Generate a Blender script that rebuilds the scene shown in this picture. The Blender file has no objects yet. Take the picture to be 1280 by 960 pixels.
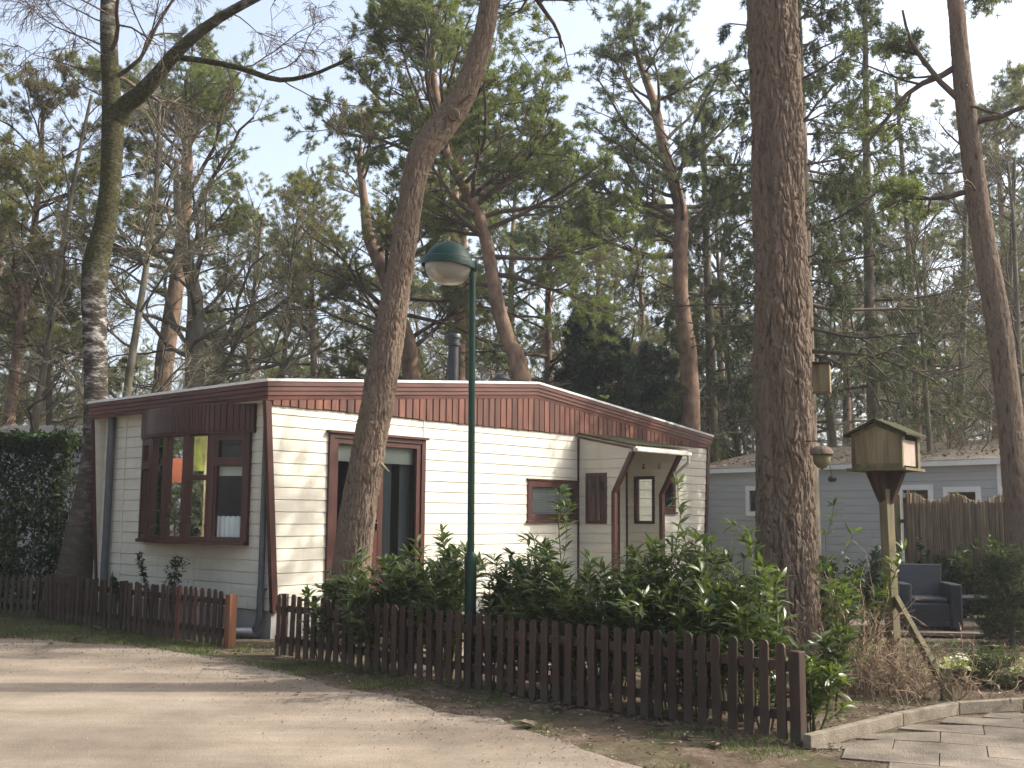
import bpy, math, random
import numpy as np
from math import sin, cos, radians, pi, sqrt
from mathutils import Vector, noise

# ------------------------------------------------------------------ camera, sky, sun, exposure
S = bpy.context.scene
COL = S.collection
FPX, PITCH, ROLL, CAMZ = 1363.3, radians(6.873), radians(.468), 1.57
cF = np.array([0, cos(PITCH), sin(PITCH)]); cU0 = np.array([0, -sin(PITCH), cos(PITCH)]); cX = np.array([1., 0, 0])
cR = cos(ROLL)*cX + sin(ROLL)*cU0; cU = -sin(ROLL)*cX + cos(ROLL)*cU0
cam_d = bpy.data.cameras.new('camera'); cam = bpy.data.objects.new('camera', cam_d); COL.objects.link(cam)
cam_d.sensor_width = 36; cam_d.lens = 36*FPX/1280; cam_d.clip_end = 3000; cam_d.clip_start = .05
from mathutils import Matrix
cam.matrix_world = Matrix(((cR[0], cU[0], -cF[0], 0), (cR[1], cU[1], -cF[1], 0), (cR[2], cU[2], -cF[2], CAMZ), (0, 0, 0, 1)))
S.camera = cam
SUN_AZ, SUN_EL = (0.997, 0.08), radians(38)
w = bpy.data.worlds.new('World'); S.world = w; w.use_nodes = True
nt = w.node_tree; bg = nt.nodes['Background']
sky = nt.nodes.new('ShaderNodeTexSky'); sky.sky_type = 'NISHITA'; sky.sun_disc = False
sky.sun_elevation = SUN_EL; sky.sun_rotation = math.atan2(SUN_AZ[0], SUN_AZ[1]); sky.dust_density = 5.0; sky.air_density = 1.0; sky.ozone_density = 1.0
hsv = nt.nodes.new('ShaderNodeHueSaturation'); hsv.inputs['Saturation'].default_value = .68; hsv.inputs['Value'].default_value = 1.1
nt.links.new(sky.outputs[0], hsv.inputs['Color']); nt.links.new(hsv.outputs[0], bg.inputs[0]); bg.inputs[1].default_value = .15
sd = bpy.data.lights.new('sun', 'SUN'); sd.energy = 2.7; sd.angle = radians(.5); sd.color = (1, .95, .87)
sun = bpy.data.objects.new('sun', sd); COL.objects.link(sun)
sun.rotation_euler = Vector((SUN_AZ[0]*cos(SUN_EL), SUN_AZ[1]*cos(SUN_EL), sin(SUN_EL))).to_track_quat('Z', 'Y').to_euler()
S.view_settings.view_transform = 'Standard'; S.view_settings.look = 'None'; S.view_settings.gamma = 1
S.view_settings.exposure = 1.26; S.view_settings.use_curve_mapping = False

# ------------------------------------------------------------------ measuring helpers (pixel of the photograph -> point at a real distance)
CAM = np.array([0, 0, CAMZ])
def ray(x, y): return cF + (x-640)/FPX*cR - (y-480)/FPX*cU
def G(x, y, z=0.): d = ray(x, y); return CAM + d*((z-CAMZ)/d[2])
def A(x, y, Y): d = ray(x, y); return CAM + d*(Y/d[1])
TH = radians(40.58)
HO = np.array([-3.014, 14, 0]); hu = np.array([sin(TH), cos(TH), 0]); hv = np.array([-cos(TH), sin(TH), 0])
def Hw(a, b, z): return HO + a*hu + b*hv + np.array([0, 0, z])
HROT = pi/2 - TH

# ------------------------------------------------------------------ object helpers
def tag(o, label=None, cat=None, group=None, kind=None):
    if label: o['label'] = label
    if cat: o['category'] = cat
    if group: o['group'] = group
    if kind: o['kind'] = kind
    return o
def empty(name, loc, rz=0., label=None, cat=None, group=None):
    o = bpy.data.objects.new(name, None); COL.objects.link(o); o.location = loc; o.rotation_euler = (0, 0, rz)
    o.empty_display_size = .2
    return tag(o, label, cat, group)
def link_mesh(name, me, mats, parent=None, smooth=False):
    for m in (mats if isinstance(mats, (list, tuple)) else [mats]): me.materials.append(m)
    if smooth: me.polygons.foreach_set('use_smooth', np.ones(len(me.polygons), dtype=bool))
    o = bpy.data.objects.new(name, me); COL.objects.link(o)
    if parent: o.parent = parent
    return o
def np_mesh(name, V, groups):
    """V (n,3); groups: list of int arrays (m,k)"""
    me = bpy.data.meshes.new(name)
    V = np.asarray(V, dtype=np.float32); me.vertices.add(len(V)); me.vertices.foreach_set('co', V.ravel())
    tot = sum(g.size for g in groups); nf = sum(len(g) for g in groups)
    me.loops.add(tot); me.polygons.add(nf)
    me.loops.foreach_set('vertex_index', np.concatenate([g.ravel() for g in groups]).astype(np.int32))
    ls = np.concatenate([np.full(len(g), g.shape[1]) for g in groups]); st = np.concatenate([[0], np.cumsum(ls)[:-1]])
    me.polygons.foreach_set('loop_start', st.astype(np.int32)); me.polygons.foreach_set('loop_total', ls.astype(np.int32))
    me.update(calc_edges=True); me.validate()
    return me
class MB:
    def __init__(s): s.v = []; s.f = []
    def add(s, vs, fs):
        b = len(s.v); s.v += [tuple(p) for p in vs]; s.f += [tuple(i+b for i in f) for f in fs]; return s
    def box(s, x0, x1, y0, y1, z0, z1, m=None):
        P = [(x, y, z) for z in (z0, z1) for y in (y0, y1) for x in (x0, x1)]
        if m: P = [m(*p) for p in P]
        return s.add(P, [(0, 2, 3, 1), (4, 5, 7, 6), (0, 1, 5, 4), (2, 6, 7, 3), (0, 4, 6, 2), (1, 3, 7, 5)])
    def prism(s, poly, d0, d1, m):
        """poly list of (a,b); extruded c from d0 to d1; m(a,c,b)"""
        n = len(poly)
        P = [m(a, d0, b) for a, b in poly] + [m(a, d1, b) for a, b in poly]
        return s.add(P, [tuple(range(n))[::-1], tuple(range(n, 2*n))] + [(i, (i+1) % n, n+(i+1) % n, n+i) for i in range(n)])
    def tube(s, pts, rad, sides=12, caps=True):
        pts = [Vector(p) for p in pts]; n = len(pts)
        if not hasattr(rad, '__len__'): rad = [rad]*n
        base = len(s.v); ref = None
        for i, p in enumerate(pts):
            t = (pts[min(i+1, n-1)] - pts[max(i-1, 0)]).normalized()
            if ref is None: ref = t.orthogonal().normalized()
            ref = (ref - t*ref.dot(t)).normalized(); b = t.cross(ref)
            for k in range(sides):
                a = 2*pi*k/sides; s.v.append(tuple(p + (ref*cos(a) + b*sin(a))*rad[i]))
        for i in range(n-1):
            for k in range(sides):
                k2 = (k+1) % sides
                s.f.append((base+i*sides+k, base+i*sides+k2, base+(i+1)*sides+k2, base+(i+1)*sides+k))
        if caps:
            s.f.append(tuple(base+k for k in range(sides))[::-1]); s.f.append(tuple(base+(n-1)*sides+k for k in range(sides)))
        return s
    def lathe(s, prof, cx, cy, sides=32):
        base = len(s.v)
        for r, z in prof:
            for k in range(sides): a = 2*pi*k/sides; s.v.append((cx+r*cos(a), cy+r*sin(a), z))
        for i in range(len(prof)-1):
            for k in range(sides):
                k2 = (k+1) % sides; s.f.append((base+i*sides+k, base+i*sides+k2, base+(i+1)*sides+k2, base+(i+1)*sides+k))
        return s
    def build(s, name, mats, parent=None, smooth=False, bevel=0):
        me = bpy.data.meshes.new(name); me.from_pydata(s.v, [], s.f); me.update()
        o = link_mesh(name, me, mats, parent, False)
        if smooth:
            me.polygons.foreach_set('use_smooth', np.ones(len(me.polygons), dtype=bool))
            try: me.set_sharp_from_angle(angle=radians(40))
            except Exception: pass
        if bevel:
            b = o.modifiers.new('bevel', 'BEVEL'); b.width = bevel; b.segments = 2; b.limit_method = 'ANGLE'
        return o
def dup(root, loc, rz=0., sc=1., label=None, group=None):
    r = root.copy(); COL.objects.link(r); r.location = loc; r.rotation_euler = (0, 0, rz); r.scale = (sc, sc, sc)
    if label: r['label'] = label
    if group: r['group'] = group
    for ch in root.children:
        c = ch.copy(); COL.objects.link(c); c.parent = r
        for g in ch.children:
            d = g.copy(); COL.objects.link(d); d.parent = c
    return r

# ------------------------------------------------------------------ materials
def newmat(name):
    m = bpy.data.materials.new(name); m.use_nodes = True; t = m.node_tree
    return m, t, t.nodes, t.links, t.nodes['Principled BSDF']
def coords(n, l, stretch=(1, 1, 1), kind='Object'):
    tc = n.new('ShaderNodeTexCoord'); mp = n.new('ShaderNodeMapping'); mp.inputs['Scale'].default_value = stretch
    l.new(tc.outputs[kind], mp.inputs[0]); return mp.outputs[0]
def noise_n(n, l, vec, scale, detail=5, rough=.6):
    x = n.new('ShaderNodeTexNoise'); x.inputs['Scale'].default_value = scale; x.inputs['Detail'].default_value = detail
    x.inputs['Roughness'].default_value = rough; l.new(vec, x.inputs['Vector']); return x.outputs['Fac']
def ramp(n, l, fac, stops):
    r = n.new('ShaderNodeValToRGB'); e = r.color_ramp.elements
    while len(e) < len(stops): e.new(.5)
    for k, (p, c) in enumerate(stops): e[k].position = p; e[k].color = (*c, 1)
    l.new(fac, r.inputs[0]); return r.outputs[0]
def mix(n, l, fac, a, b, mode='MIX'):
    x = n.new('ShaderNodeMix'); x.data_type = 'RGBA'; x.blend_type = mode
    for i, s in ((0, fac), (6, a), (7, b)):
        if hasattr(s, 'is_output') or isinstance(s, bpy.types.NodeSocket): l.new(s, x.inputs[i])
        else: x.inputs[i].default_value = s if i == 0 else (*s, 1)
    return x.outputs[2]
def pmat(name, c1, c2, scale=4, rough=.7, bump=.3, bscale=None, stretch=(1, 1, 1), spec=.3, island=0., c3=None, dist=.02, metal=0, detail=6):
    m, t, n, l, b = newmat(name)
    v = coords(n, l, stretch); f = noise_n(n, l, v, scale, detail)
    st = [(.32, c1), (.68, c2)] if c3 is None else [(.3, c1), (.5, c2), (.7, c3)]
    c = ramp(n, l, f, st)
    if island:
        g = n.new('ShaderNodeNewGeometry')
        hs = n.new('ShaderNodeHueSaturation'); mr = n.new('ShaderNodeMapRange')
        mr.inputs[3].default_value = 1-island; mr.inputs[4].default_value = 1+island
        l.new(g.outputs['Random Per Island'], mr.inputs[0]); l.new(mr.outputs[0], hs.inputs['Value']); l.new(c, hs.inputs['Color']); c = hs.outputs[0]
    if name.endswith('fence_paint') or name.endswith('fence_wood'):
        oi = n.new('ShaderNodeObjectInfo'); h2 = n.new('ShaderNodeHueSaturation'); m2 = n.new('ShaderNodeMapRange'); m2.inputs[3].default_value = .6; m2.inputs[4].default_value = 1.5
        l.new(oi.outputs['Random'], m2.inputs[0]); l.new(m2.outputs[0], h2.inputs['Value']); l.new(c, h2.inputs['Color']); c = h2.outputs[0]
        sx = n.new('ShaderNodeSeparateXYZ'); tc2 = n.new('ShaderNodeTexCoord'); l.new(tc2.outputs['Object'], sx.inputs[0]); ad = n.new('ShaderNodeMath'); ad.operation = 'MULTIPLY_ADD'; l.new(f, ad.inputs[0]); ad.inputs[1].default_value = .5; l.new(sx.outputs[2], ad.inputs[2])
        c = mix(n, l, ramp(n, l, ad.outputs[0], [(.25, (.6, .6, .6)), (.42, (0, 0, 0))]), c, (.075, .065, .05))
    if name == 'siding_cream':
        sx = n.new('ShaderNodeSeparateXYZ'); tc2 = n.new('ShaderNodeTexCoord'); l.new(tc2.outputs['Object'], sx.inputs[0])
        f3 = noise_n(n, l, coords(n, l, (2.5, 2.5, .35)), 3, 6, .7); st_ = ramp(n, l, f3, [(.5, (0, 0, 0)), (.75, (.35, .35, .35))]); c = mix(n, l, st_, c, (.33, .33, .24))
        ad = n.new('ShaderNodeMath'); ad.operation = 'MULTIPLY_ADD'; l.new(f3, ad.inputs[0]); ad.inputs[1].default_value = 1.2; l.new(sx.outputs[2], ad.inputs[2])
        c = mix(n, l, ramp(n, l, ad.outputs[0], [(.9, (.4, .4, .4)), (1., (.0, .0, .0))]), c, (.25, .26, .17))
    l.new(c, b.inputs['Base Color']); b.inputs['Roughness'].default_value = rough; b.inputs['Specular IOR Level'].default_value = spec
    b.inputs['Metallic'].default_value = metal
    if bump:
        f2 = noise_n(n, l, v, bscale or scale*5, 6)
        bp = n.new('ShaderNodeBump'); bp.inputs['Strength'].default_value = bump; bp.inputs['Distance'].default_value = dist
        l.new(f2, bp.inputs['Height']); l.new(bp.outputs[0], b.inputs['Normal'])
    return m
def leafmat(name, c1, c2, c3, rough=.5, trans=.35, scale=1.2, spec=.3, var=.35, tint=(1.5, 1.6, .7)):
    m, t, n, l, b = newmat(name)
    v = coords(n, l); f = noise_n(n, l, v, scale, 3)
    c = ramp(n, l, f, [(.3, c1), (.5, c2), (.7, c3)])
    g = n.new('ShaderNodeNewGeometry'); hs = n.new('ShaderNodeHueSaturation'); mr = n.new('ShaderNodeMapRange')
    mr.inputs[3].default_value = 1-var; mr.inputs[4].default_value = 1+var
    l.new(g.outputs['Random Per Island'], mr.inputs[0]); l.new(mr.outputs[0], hs.inputs['Value']); l.new(c, hs.inputs['Color'])
    l.new(hs.outputs[0], b.inputs['Base Color']); b.inputs['Roughness'].default_value = rough; b.inputs['Specular IOR Level'].default_value = spec
    tr = n.new('ShaderNodeBsdfTranslucent'); l.new(mix(n, l, 1., hs.outputs[0], tint, 'MULTIPLY'), tr.inputs[0])
    ms = n.new('ShaderNodeMixShader'); ms.inputs[0].default_value = trans
    l.new(b.outputs[0], ms.inputs[1]); l.new(tr.outputs[0], ms.inputs[2]); l.new(ms.outputs[0], n['Material Output'].inputs[0])
    return m
M = {}
M['siding'] = pmat('siding_cream', (.50, .475, .395), (.58, .555, .465), 1.3, .5, .25, 60, (1, 1, 7), .35, dist=.004)
M['brown'] = pmat('brown_stained_wood', (.038, .0125, .0085), (.066, .021, .014), 5, .38, .15, 60, (1, 1, .2), .45, .12, dist=.003)
M['gboard'] = pmat('red_brown_boards', (.055, .0185, .0115), (.15, .055, .033), 2.2, .55, .3, 30, (4, 4, .5), .35, .35, dist=.004)
M['fascia'] = pmat('fascia_wood', (.055, .019, .0135), (.12, .044, .031), 1.6, .42, .2, 40, (1, 1, 4), .4, .1, dist=.003)
M['trimwhite'] = pmat('white_roof_trim', (.62, .62, .6), (.8, .8, .78), 8, .45, .05, 40)
M['skirt'] = pmat('grey_skirt_panel', (.2, .195, .18), (.26, .25, .235), 3, .7, .1, 40)
M['pipe'] = pmat('grey_plastic_pipe', (.06, .065, .07), (.085, .09, .095), 6, .4, .05, 30, spec=.4)
M['pipewhite'] = pmat('white_plastic_gutter', (.38, .37, .32), (.55, .53, .47), 8, .5, .1, 30)
M['zinc'] = pmat('pale_metal_pipe', (.5, .5, .5), (.62, .62, .6), 8, .35, .1, 40, metal=.6)
M['roof'] = pmat('roof_felt', (.25, .25, .24), (.4, .4, .38), 4, .8, .3, 60)
M['inside'] = pmat('room_lining', (.16, .14, .12), (.2, .18, .15), 2, .8, 0)
M['blind'] = pmat('cream_blind', (.55, .58, .52), (.62, .65, .58), 2, .8, .1, 80)
M['blindwhite'] = pmat('white_slat_blind', (.7, .72, .74), (.8, .82, .84), 2, .5, 0)
M['curtain'] = pmat('grey_curtain', (.25, .27, .28), (.36, .38, .4), 3, .9, .3, 20, (8, 8, .5))
M['fence'] = pmat('brown_fence_paint', (.027, .0165, .0115), (.064, .036, .025), 7, .6, .5, 45, (3, 3, .35), .3, .28, dist=.006)
M['fence_old'] = pmat('weathered_fence_wood', (.035, .031, .02), (.09, .075, .052), 6, .85, .5, 45, (3, 3, .35), .2, .3, dist=.006)
M['fence_orange'] = pmat('orange_brown_fence_paint', (.17, .065, .03), (.26, .11, .055), 4, .55, .4, 45, (3, 3, .35), .3, dist=.005)
M['oldwood'] = pmat('weathered_pine_wood', (.12, .10, .058), (.27, .225, .135), 4, .8, .5, 40, (3, 3, .4), .2, .15, dist=.005)
M['oldwoodgreen'] = pmat('algae_stained_wood', (.075, .07, .04), (.18, .155, .085), 5, .85, .5, 40, (2, 2, .5), .2, .15, dist=.005)
M['pinkboard'] = pmat('pale_peeling_board', (.28, .215, .17), (.4, .33, .27), 6, .8, .4, 40, (2, 2, .4), .2)
M['moss'] = pmat('mossy_roof', (.025, .028, .015), (.075, .075, .04), 14, .95, .8, 60, spec=.1)
M['darkwood'] = pmat('dark_red_wood', (.035, .018, .012), (.07, .036, .024), 5, .7, .4, 40, (2, 2, .4))
M['green'] = pmat('green_lamp_paint', (.004, .026, .017), (.007, .04, .026), 3, .42, .15, 30, spec=.3)
M['black'] = pmat('black_metal', (.012, .012, .014), (.025, .025, .028), 6, .4, .05, 30, spec=.5)
M['chair'] = pmat('grey_blue_plastic', (.021, .0235, .028), (.036, .040, .047), 6, .45, .35, 80, spec=.4, dist=.004)
M['white'] = pmat('white_paint', (.7, .7, .68), (.8, .8, .78), 6, .5, .05, 30)
M['greysiding'] = pmat('blue_grey_siding', (.38, .395, .40), (.44, .455, .46), 1.5, .6, .2, 60, (1, 1, 6), .3, dist=.004)
M['tileroof'] = pmat('brown_tile_roof', (.22, .19, .145), (.5, .43, .34), 9, .95, .8, 50, spec=.1, c3=(.32, .28, .21))
M['reed'] = pmat('reed_screen', (.2, .15, .095), (.46, .36, .25), 8, .9, .5, 60, (6, 6, .3), .1, .4)
M['kerb'] = pmat('concrete_kerb', (.13, .11, .08), (.25, .215, .165), 6, .9, .5, 60, spec=.15)
M['slab'] = pmat('concrete_slabs', (.10, .085, .066), (.27, .225, .175), 2.2, .95, .9, 60, spec=.15, island=.12)
M['deck'] = pmat('deck_boards', (.16, .12, .09), (.28, .22, .17), 5, .85, .4, 40, (.6, 3, 3), .2, .2)
M['pine_bark'] = pmat('pine_bark', (.052, .038, .028), (.18, .135, .10), 14, .95, .8, 60, (1.8, 1.8, .35), .1, c3=(.118, .085, .062), dist=.02)
M['pine_bark_red'] = pmat('red_pine_bark', (.10, .066, .046), (.27, .18, .125), 5, .95, .7, 22, (1, 1, .5), .1, dist=.02)
M['bark_grey'] = pmat('grey_brown_bark', (.07, .058, .042), (.2, .17, .13), 5, .95, .7, 25, (1, 1, .4), .1, dist=.02)
M['bark_olive'] = pmat('algae_bark', (.06, .056, .04), (.17, .15, .11), 3, .95, .5, 25, (1, 1, .4), .1, dist=.02)
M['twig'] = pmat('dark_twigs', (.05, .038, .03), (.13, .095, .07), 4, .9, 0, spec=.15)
M['twig_lit'] = pmat('sunlit_twigs', (.16, .14, .09), (.32, .28, .19), 2, .9, 0, spec=.15)  # lit copy of the twigs: sunlight put into the colour as pale tan olive
M['dry'] = pmat('dry_brown_stems', (.15, .105, .065), (.38, .28, .19), 6, .9, 0, spec=.1, island=.4)
def birch_bark():
    m, t, n, l, b = newmat('birch_bark')
    v = coords(n, l, (1, 1, 1)); vs = coords(n, l, (1.4, 1.4, 3.4))
    pale = ramp(n, l, noise_n(n, l, vs, 3.2, 6, .7), [(.45, (.03, .026, .02)), (.52, (.085, .074, .06)), (.6, (.32, .295, .27))])
    lum = noise_n(n, l, vs, 14, 4)
    pale = mix(n, l, ramp(n, l, lum, [(.55, (0, 0, 0)), (.62, (.8, .8, .8))]), pale, (.05, .042, .035))
    sx = n.new('ShaderNodeSeparateXYZ'); tc = n.new('ShaderNodeTexCoord'); l.new(tc.outputs['Object'], sx.inputs[0])
    # low trunk darker rough bark, moss in a band and on the fork: real colour of the bark
    low = n.new('ShaderNodeMapRange'); low.inputs[1].default_value = 1.2; low.inputs[2].default_value = 4.2; low.inputs[3].default_value = .85; low.inputs[4].default_value = 0
    l.new(sx.outputs[2], low.inputs[0])
    c = mix(n, l, low.outputs[0], pale, (.085, .07, .052))
    mo = n.new('ShaderNodeMapRange'); mo.inputs[1].default_value = 4.8; mo.inputs[2].default_value = 5.6; l.new(sx.outputs[2], mo.inputs[0])
    mo2 = n.new('ShaderNodeMapRange'); mo2.inputs[1].default_value = 10.4; mo2.inputs[2].default_value = 9.0; l.new(sx.outputs[2], mo2.inputs[0])
    mm = n.new('ShaderNodeMath'); mm.operation = 'MULTIPLY'; l.new(mo.outputs[0], mm.inputs[0]); l.new(mo2.outputs[0], mm.inputs[1])
    nz = ramp(n, l, noise_n(n, l, v, 2.6, 5), [(.30, (.5, .5, .5)), (.45, (1, 1, 1))])
    m2 = n.new('ShaderNodeMath'); m2.operation = 'MULTIPLY'; l.new(mm.outputs[0], m2.inputs[0]); l.new(nz, m2.inputs[1])
    ms = ramp(n, l, noise_n(n, l, v, 20, 5), [(.3, (.016, .016, .008)), (.5, (.04, .038, .016)), (.7, (.085, .078, .028))])
    c = mix(n, l, m2.outputs[0], c, ms)
    l.new(c, b.inputs['Base Color']); b.inputs['Roughness'].default_value = .9; b.inputs['Specular IOR Level'].default_value = .15
    bp = n.new('ShaderNodeBump'); bp.inputs['Strength'].default_value = .9; bp.inputs['Distance'].default_value = .04
    l.new(noise_n(n, l, vs, 9, 7), bp.inputs['Height']); l.new(bp.outputs[0], b.inputs['Normal'])
    return m
M['birch'] = birch_bark()
M['needles'] = leafmat('pine_needles', (.08, .10, .042), (.125, .148, .062), (.17, .188, .082), .55, .42, .8)
M['needles_blue'] = leafmat('pine_needles_grey', (.075, .095, .055), (.115, .135, .08), (.155, .172, .10), .55, .42, .8)
M['needles_olive'] = leafmat('pine_needles_olive', (.10, .105, .046), (.155, .155, .068), (.20, .195, .09), .6, .42, .6)
M['spruce'] = leafmat('spruce_needles', (.03, .04, .018), (.052, .068, .028), (.085, .10, .042), .55, .35, 1.2)
M['fir'] = leafmat('dark_fir_needles', (.012, .024, .012), (.022, .042, .02), (.04, .065, .028), .5, .12, 1.2)
M['laurel'] = leafmat('laurel_leaves', (.036, .055, .019), (.068, .095, .03), (.115, .145, .048), .34, .27, 2.5, .45, .48, (1.4, 1.5, .6))
M['laurel_yellow'] = leafmat('fresh_laurel_leaves', (.05, .075, .018), (.085, .12, .026), (.14, .17, .045), .35, .35, 2.5, .5, .3)
M['laurel_dark'] = leafmat('hedge_leaves', (.014, .028, .01), (.028, .048, .015), (.045, .068, .022), .5, .2, 2, .25, .35)
M['stemgreen'] = pmat('green_brown_stems', (.07, .075, .03), (.14, .12, .06), 6, .7, 0)
M['grass'] = leafmat('grass_blades', (.05, .07, .02), (.09, .11, .035), (.16, .16, .07), .6, .3, 1.5)
M['litter'] = leafmat('dry_leaves', (.08, .06, .042), (.15, .118, .086), (.27, .22, .17), .8, .15, 5, .2, .5, (1.1, 1, .8))
M['flower'] = leafmat('white_petals', (.7, .7, .55), (.8, .8, .68), (.85, .85, .75), .6, .3, 3, .2, .1, (1, 1, .9))
M['flowerleaf'] = leafmat('pale_green_leaves', (.2, .26, .08), (.32, .38, .14), (.45, .5, .25), .5, .3, 3, .3, .3)
def glassmat():
    m, t, n, l, b = newmat('window_glass')
    g = n.new('ShaderNodeBsdfGlossy'); g.inputs['Roughness'].default_value = .015; g.inputs[0].default_value = (.9, .92, .92, 1)
    tr = n.new('ShaderNodeBsdfTransparent'); tr.inputs[0].default_value = (.8, .84, .82, 1)
    fr = n.new('ShaderNodeFresnel'); fr.inputs[0].default_value = 1.42
    ms = n.new('ShaderNodeMixShader'); l.new(fr.outputs[0], ms.inputs[0]); l.new(tr.outputs[0], ms.inputs[1]); l.new(g.outputs[0], ms.inputs[2])
    l.new(ms.outputs[0], n['Material Output'].inputs[0]); return m
M['glass'] = glassmat()
def bowlmat():
    m, t, n, l, b = newmat('cloudy_plastic_bowl')
    b.inputs['Base Color'].default_value = (.3, .285, .25, 1); b.inputs['Roughness'].default_value = .35; b.inputs['Transmission Weight'].default_value = .25
    return m
M['bowl'] = bowlmat()
def flat(name, c, r=.6):
    m, t, n, l, b = newmat(name); b.inputs['Base Color'].default_value = (*c, 1); b.inputs['Roughness'].default_value = r; return m
M['orange'] = pmat('orange_board', (.10, .025, .01), (.24, .06, .02), 3, .6, 0); M['yellow'] = pmat('yellow_green_board', (.03, .035, .015), (.22, .24, .03), 4.5, .6, 0, stretch=(1, 1, .5)); M['pot'] = flat('white_pot', (.65, .63, .58), .4)
def groundmat():
    m, t, n, l, b = newmat('forest_soil')
    v = coords(n, l)
    soil = ramp(n, l, noise_n(n, l, v, 3.5, 8, .7), [(.3, (.055, .038, .026)), (.5, (.11, .08, .055)), (.68, (.2, .155, .11))])
    gr = ramp(n, l, noise_n(n, l, v, 22, 5), [(.3, (.035, .045, .016)), (.7, (.10, .105, .045))])
    gm = ramp(n, l, noise_n(n, l, v, 1.1, 5, .7), [(.48, (0, 0, 0)), (.62, (.85, .85, .85))])
    c = mix(n, l, gm, soil, gr); l.new(c, b.inputs['Base Color']); b.inputs['Roughness'].default_value = .95; b.inputs['Specular IOR Level'].default_value = .1
    bp = n.new('ShaderNodeBump'); bp.inputs['Strength'].default_value = .8; bp.inputs['Distance'].default_value = .05
    l.new(noise_n(n, l, v, 16, 8, .7), bp.inputs['Height']); l.new(bp.outputs[0], b.inputs['Normal']); return m
M['ground'] = groundmat()
def roadmat():
    m, t, n, l, b = newmat('sandy_road')
    v = coords(n, l)
    base = ramp(n, l, noise_n(n, l, v, .7, 7, .62), [(.35, (.175, .142, .106)), (.52, (.255, .208, .157)), (.68, (.325, .27, .205))])
    stk = ramp(n, l, noise_n(n, l, coords(n, l, (.16, 1.1, 1)), 1.3, 6, .62), [(.4, (.8, .8, .8)), (.6, (1.08, 1.08, 1.08))]); base = mix(n, l, 1., base, stk, 'MULTIPLY')
    fine = ramp(n, l, noise_n(n, l, v, 90, 3, .7), [(.3, (.7, .7, .7)), (.65, (1.12, 1.12, 1.12))])
    c = mix(n, l, 1., base, fine, 'MULTIPLY')
    sp = n.new('ShaderNodeTexVoronoi'); sp.inputs['Scale'].default_value = 70; l.new(v, sp.inputs[0])
    c = mix(n, l, ramp(n, l, sp.outputs['Distance'], [(.08, (.5, .5, .5)), (.16, (0, 0, 0))]), c, (.12, .1, .085))
    l.new(c, b.inputs['Base Color']); b.inputs['Roughness'].default_value = .92; b.inputs['Specular IOR Level'].default_value = .15
    bp = n.new('ShaderNodeBump'); bp.inputs['Strength'].default_value = .5; bp.inputs['Distance'].default_value = .012
    l.new(noise_n(n, l, v, 60, 6, .7), bp.inputs['Height']); l.new(bp.outputs[0], b.inputs['Normal']); return m
M['road'] = roadmat()

# ------------------------------------------------------------------ setting: ground, road, paving, kerb
random.seed(3)
MB().add([(-400, -300, 0), (400, -300, 0), (400, 500, 0), (-400, 500, 0)], [(0, 1, 2, 3)]).build('ground', M['ground'])['kind'] = 'structure'
edge = [(-60, 36), (-25, 22), (-12, 16.5), G(0, 797)[:2], G(90, 803)[:2], G(150, 806)[:2], G(235, 817)[:2], G(330, 836)[:2], G(430, 858)[:2], G(520, 880)[:2], G(620, 899)[:2], G(720, 932)[:2], G(800, 958)[:2], (1.25, 6.3), (1.8, 5.4), (2.6, 4.4), (6, 2.2), (20, -2), (60, -8)]
pts = []
for i in range(len(edge)-1):
    a, b = np.array(edge[i]), np.array(edge[i+1]); k = max(1, min(60, int(np.linalg.norm(b-a)/.06)))
    for j in range(k):
        p = a + (b-a)*j/k; q = noise.noise(Vector((p[0]*1.3, p[1]*1.3, 0)))*.22 + noise.noise(Vector((p[0]*7, p[1]*7, 3)))*.05
        pts.append((p[0]+q*.5, p[1]+q, .004))
vv = pts + [(60, -60, .004), (-60, -60, .004)]
rd = MB()
rd.v = pts + [(p[0], -60, .004) for p in pts]; n0 = len(pts)
rd.f = [(i, i+n0, i+1+n0, i+1) for i in range(n0-1)]
rd.build('road', M['road'])['kind'] = 'structure'
# concrete slabs of the driveway at the right
KB = [np.array(G(1014, 938)[:2]), np.array(G(1130, 908)[:2]), np.array(G(1200, 894)[:2]), np.array(G(1280, 889)[:2]), np.array((6.4, 9.75)), np.array((9.5, 10.2))]
pv = MB(); pv2 = random.Random(5)
d1 = np.array([.93, -.37]); d2 = np.array([.37, .93]); o0 = np.array([2.1, 7.2])
def kerb_y(x):
    for a, b in zip(KB[:-1], KB[1:]):
        if a[0] <= x <= b[0]: return a[1] + (b[1]-a[1])*(x-a[0])/(b[0]-a[0])
    return -9
for i in range(-8, 14):
    for j in range(-8, 12):
        off = .3 if j % 2 else 0
        c = o0 + d1*(i*.6+off) + d2*(j*.4)
        if c[0] < 2.0 or c[1] < 3.2: continue
        cs = [c + d1*sx*.297 + d2*sy*.197 for sx, sy in ((-1, -1), (1, -1), (1, 1), (-1, 1))]
        if any(p[0] < 1.95 or p[0] > 9 or p[1] > kerb_y(min(max(p[0], 2.1), 9.4))-.02 for p in cs):
            if all(p[0] > 1.9 for p in cs) and c[1] < kerb_y(min(max(c[0], 2.1), 9.4)): # clip slabs at the kerb
                cs = [np.array([p[0], min(p[1], kerb_y(min(max(p[0], 2.1), 9.4))-.02)]) for p in cs]
            else: continue
        h = .014 + pv2.uniform(-.003, .003); t = pv2.uniform(-.004, .004)
        P = [(p[0], p[1], .0) for p in cs] + [(p[0], p[1], h+t*(k-1.5)/2) for k, p in enumerate(cs)]
        pv.add(P, [(4, 5, 6, 7), (0, 1, 5, 4), (1, 2, 6, 5), (2, 3, 7, 6), (3, 0, 4, 7)])
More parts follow.
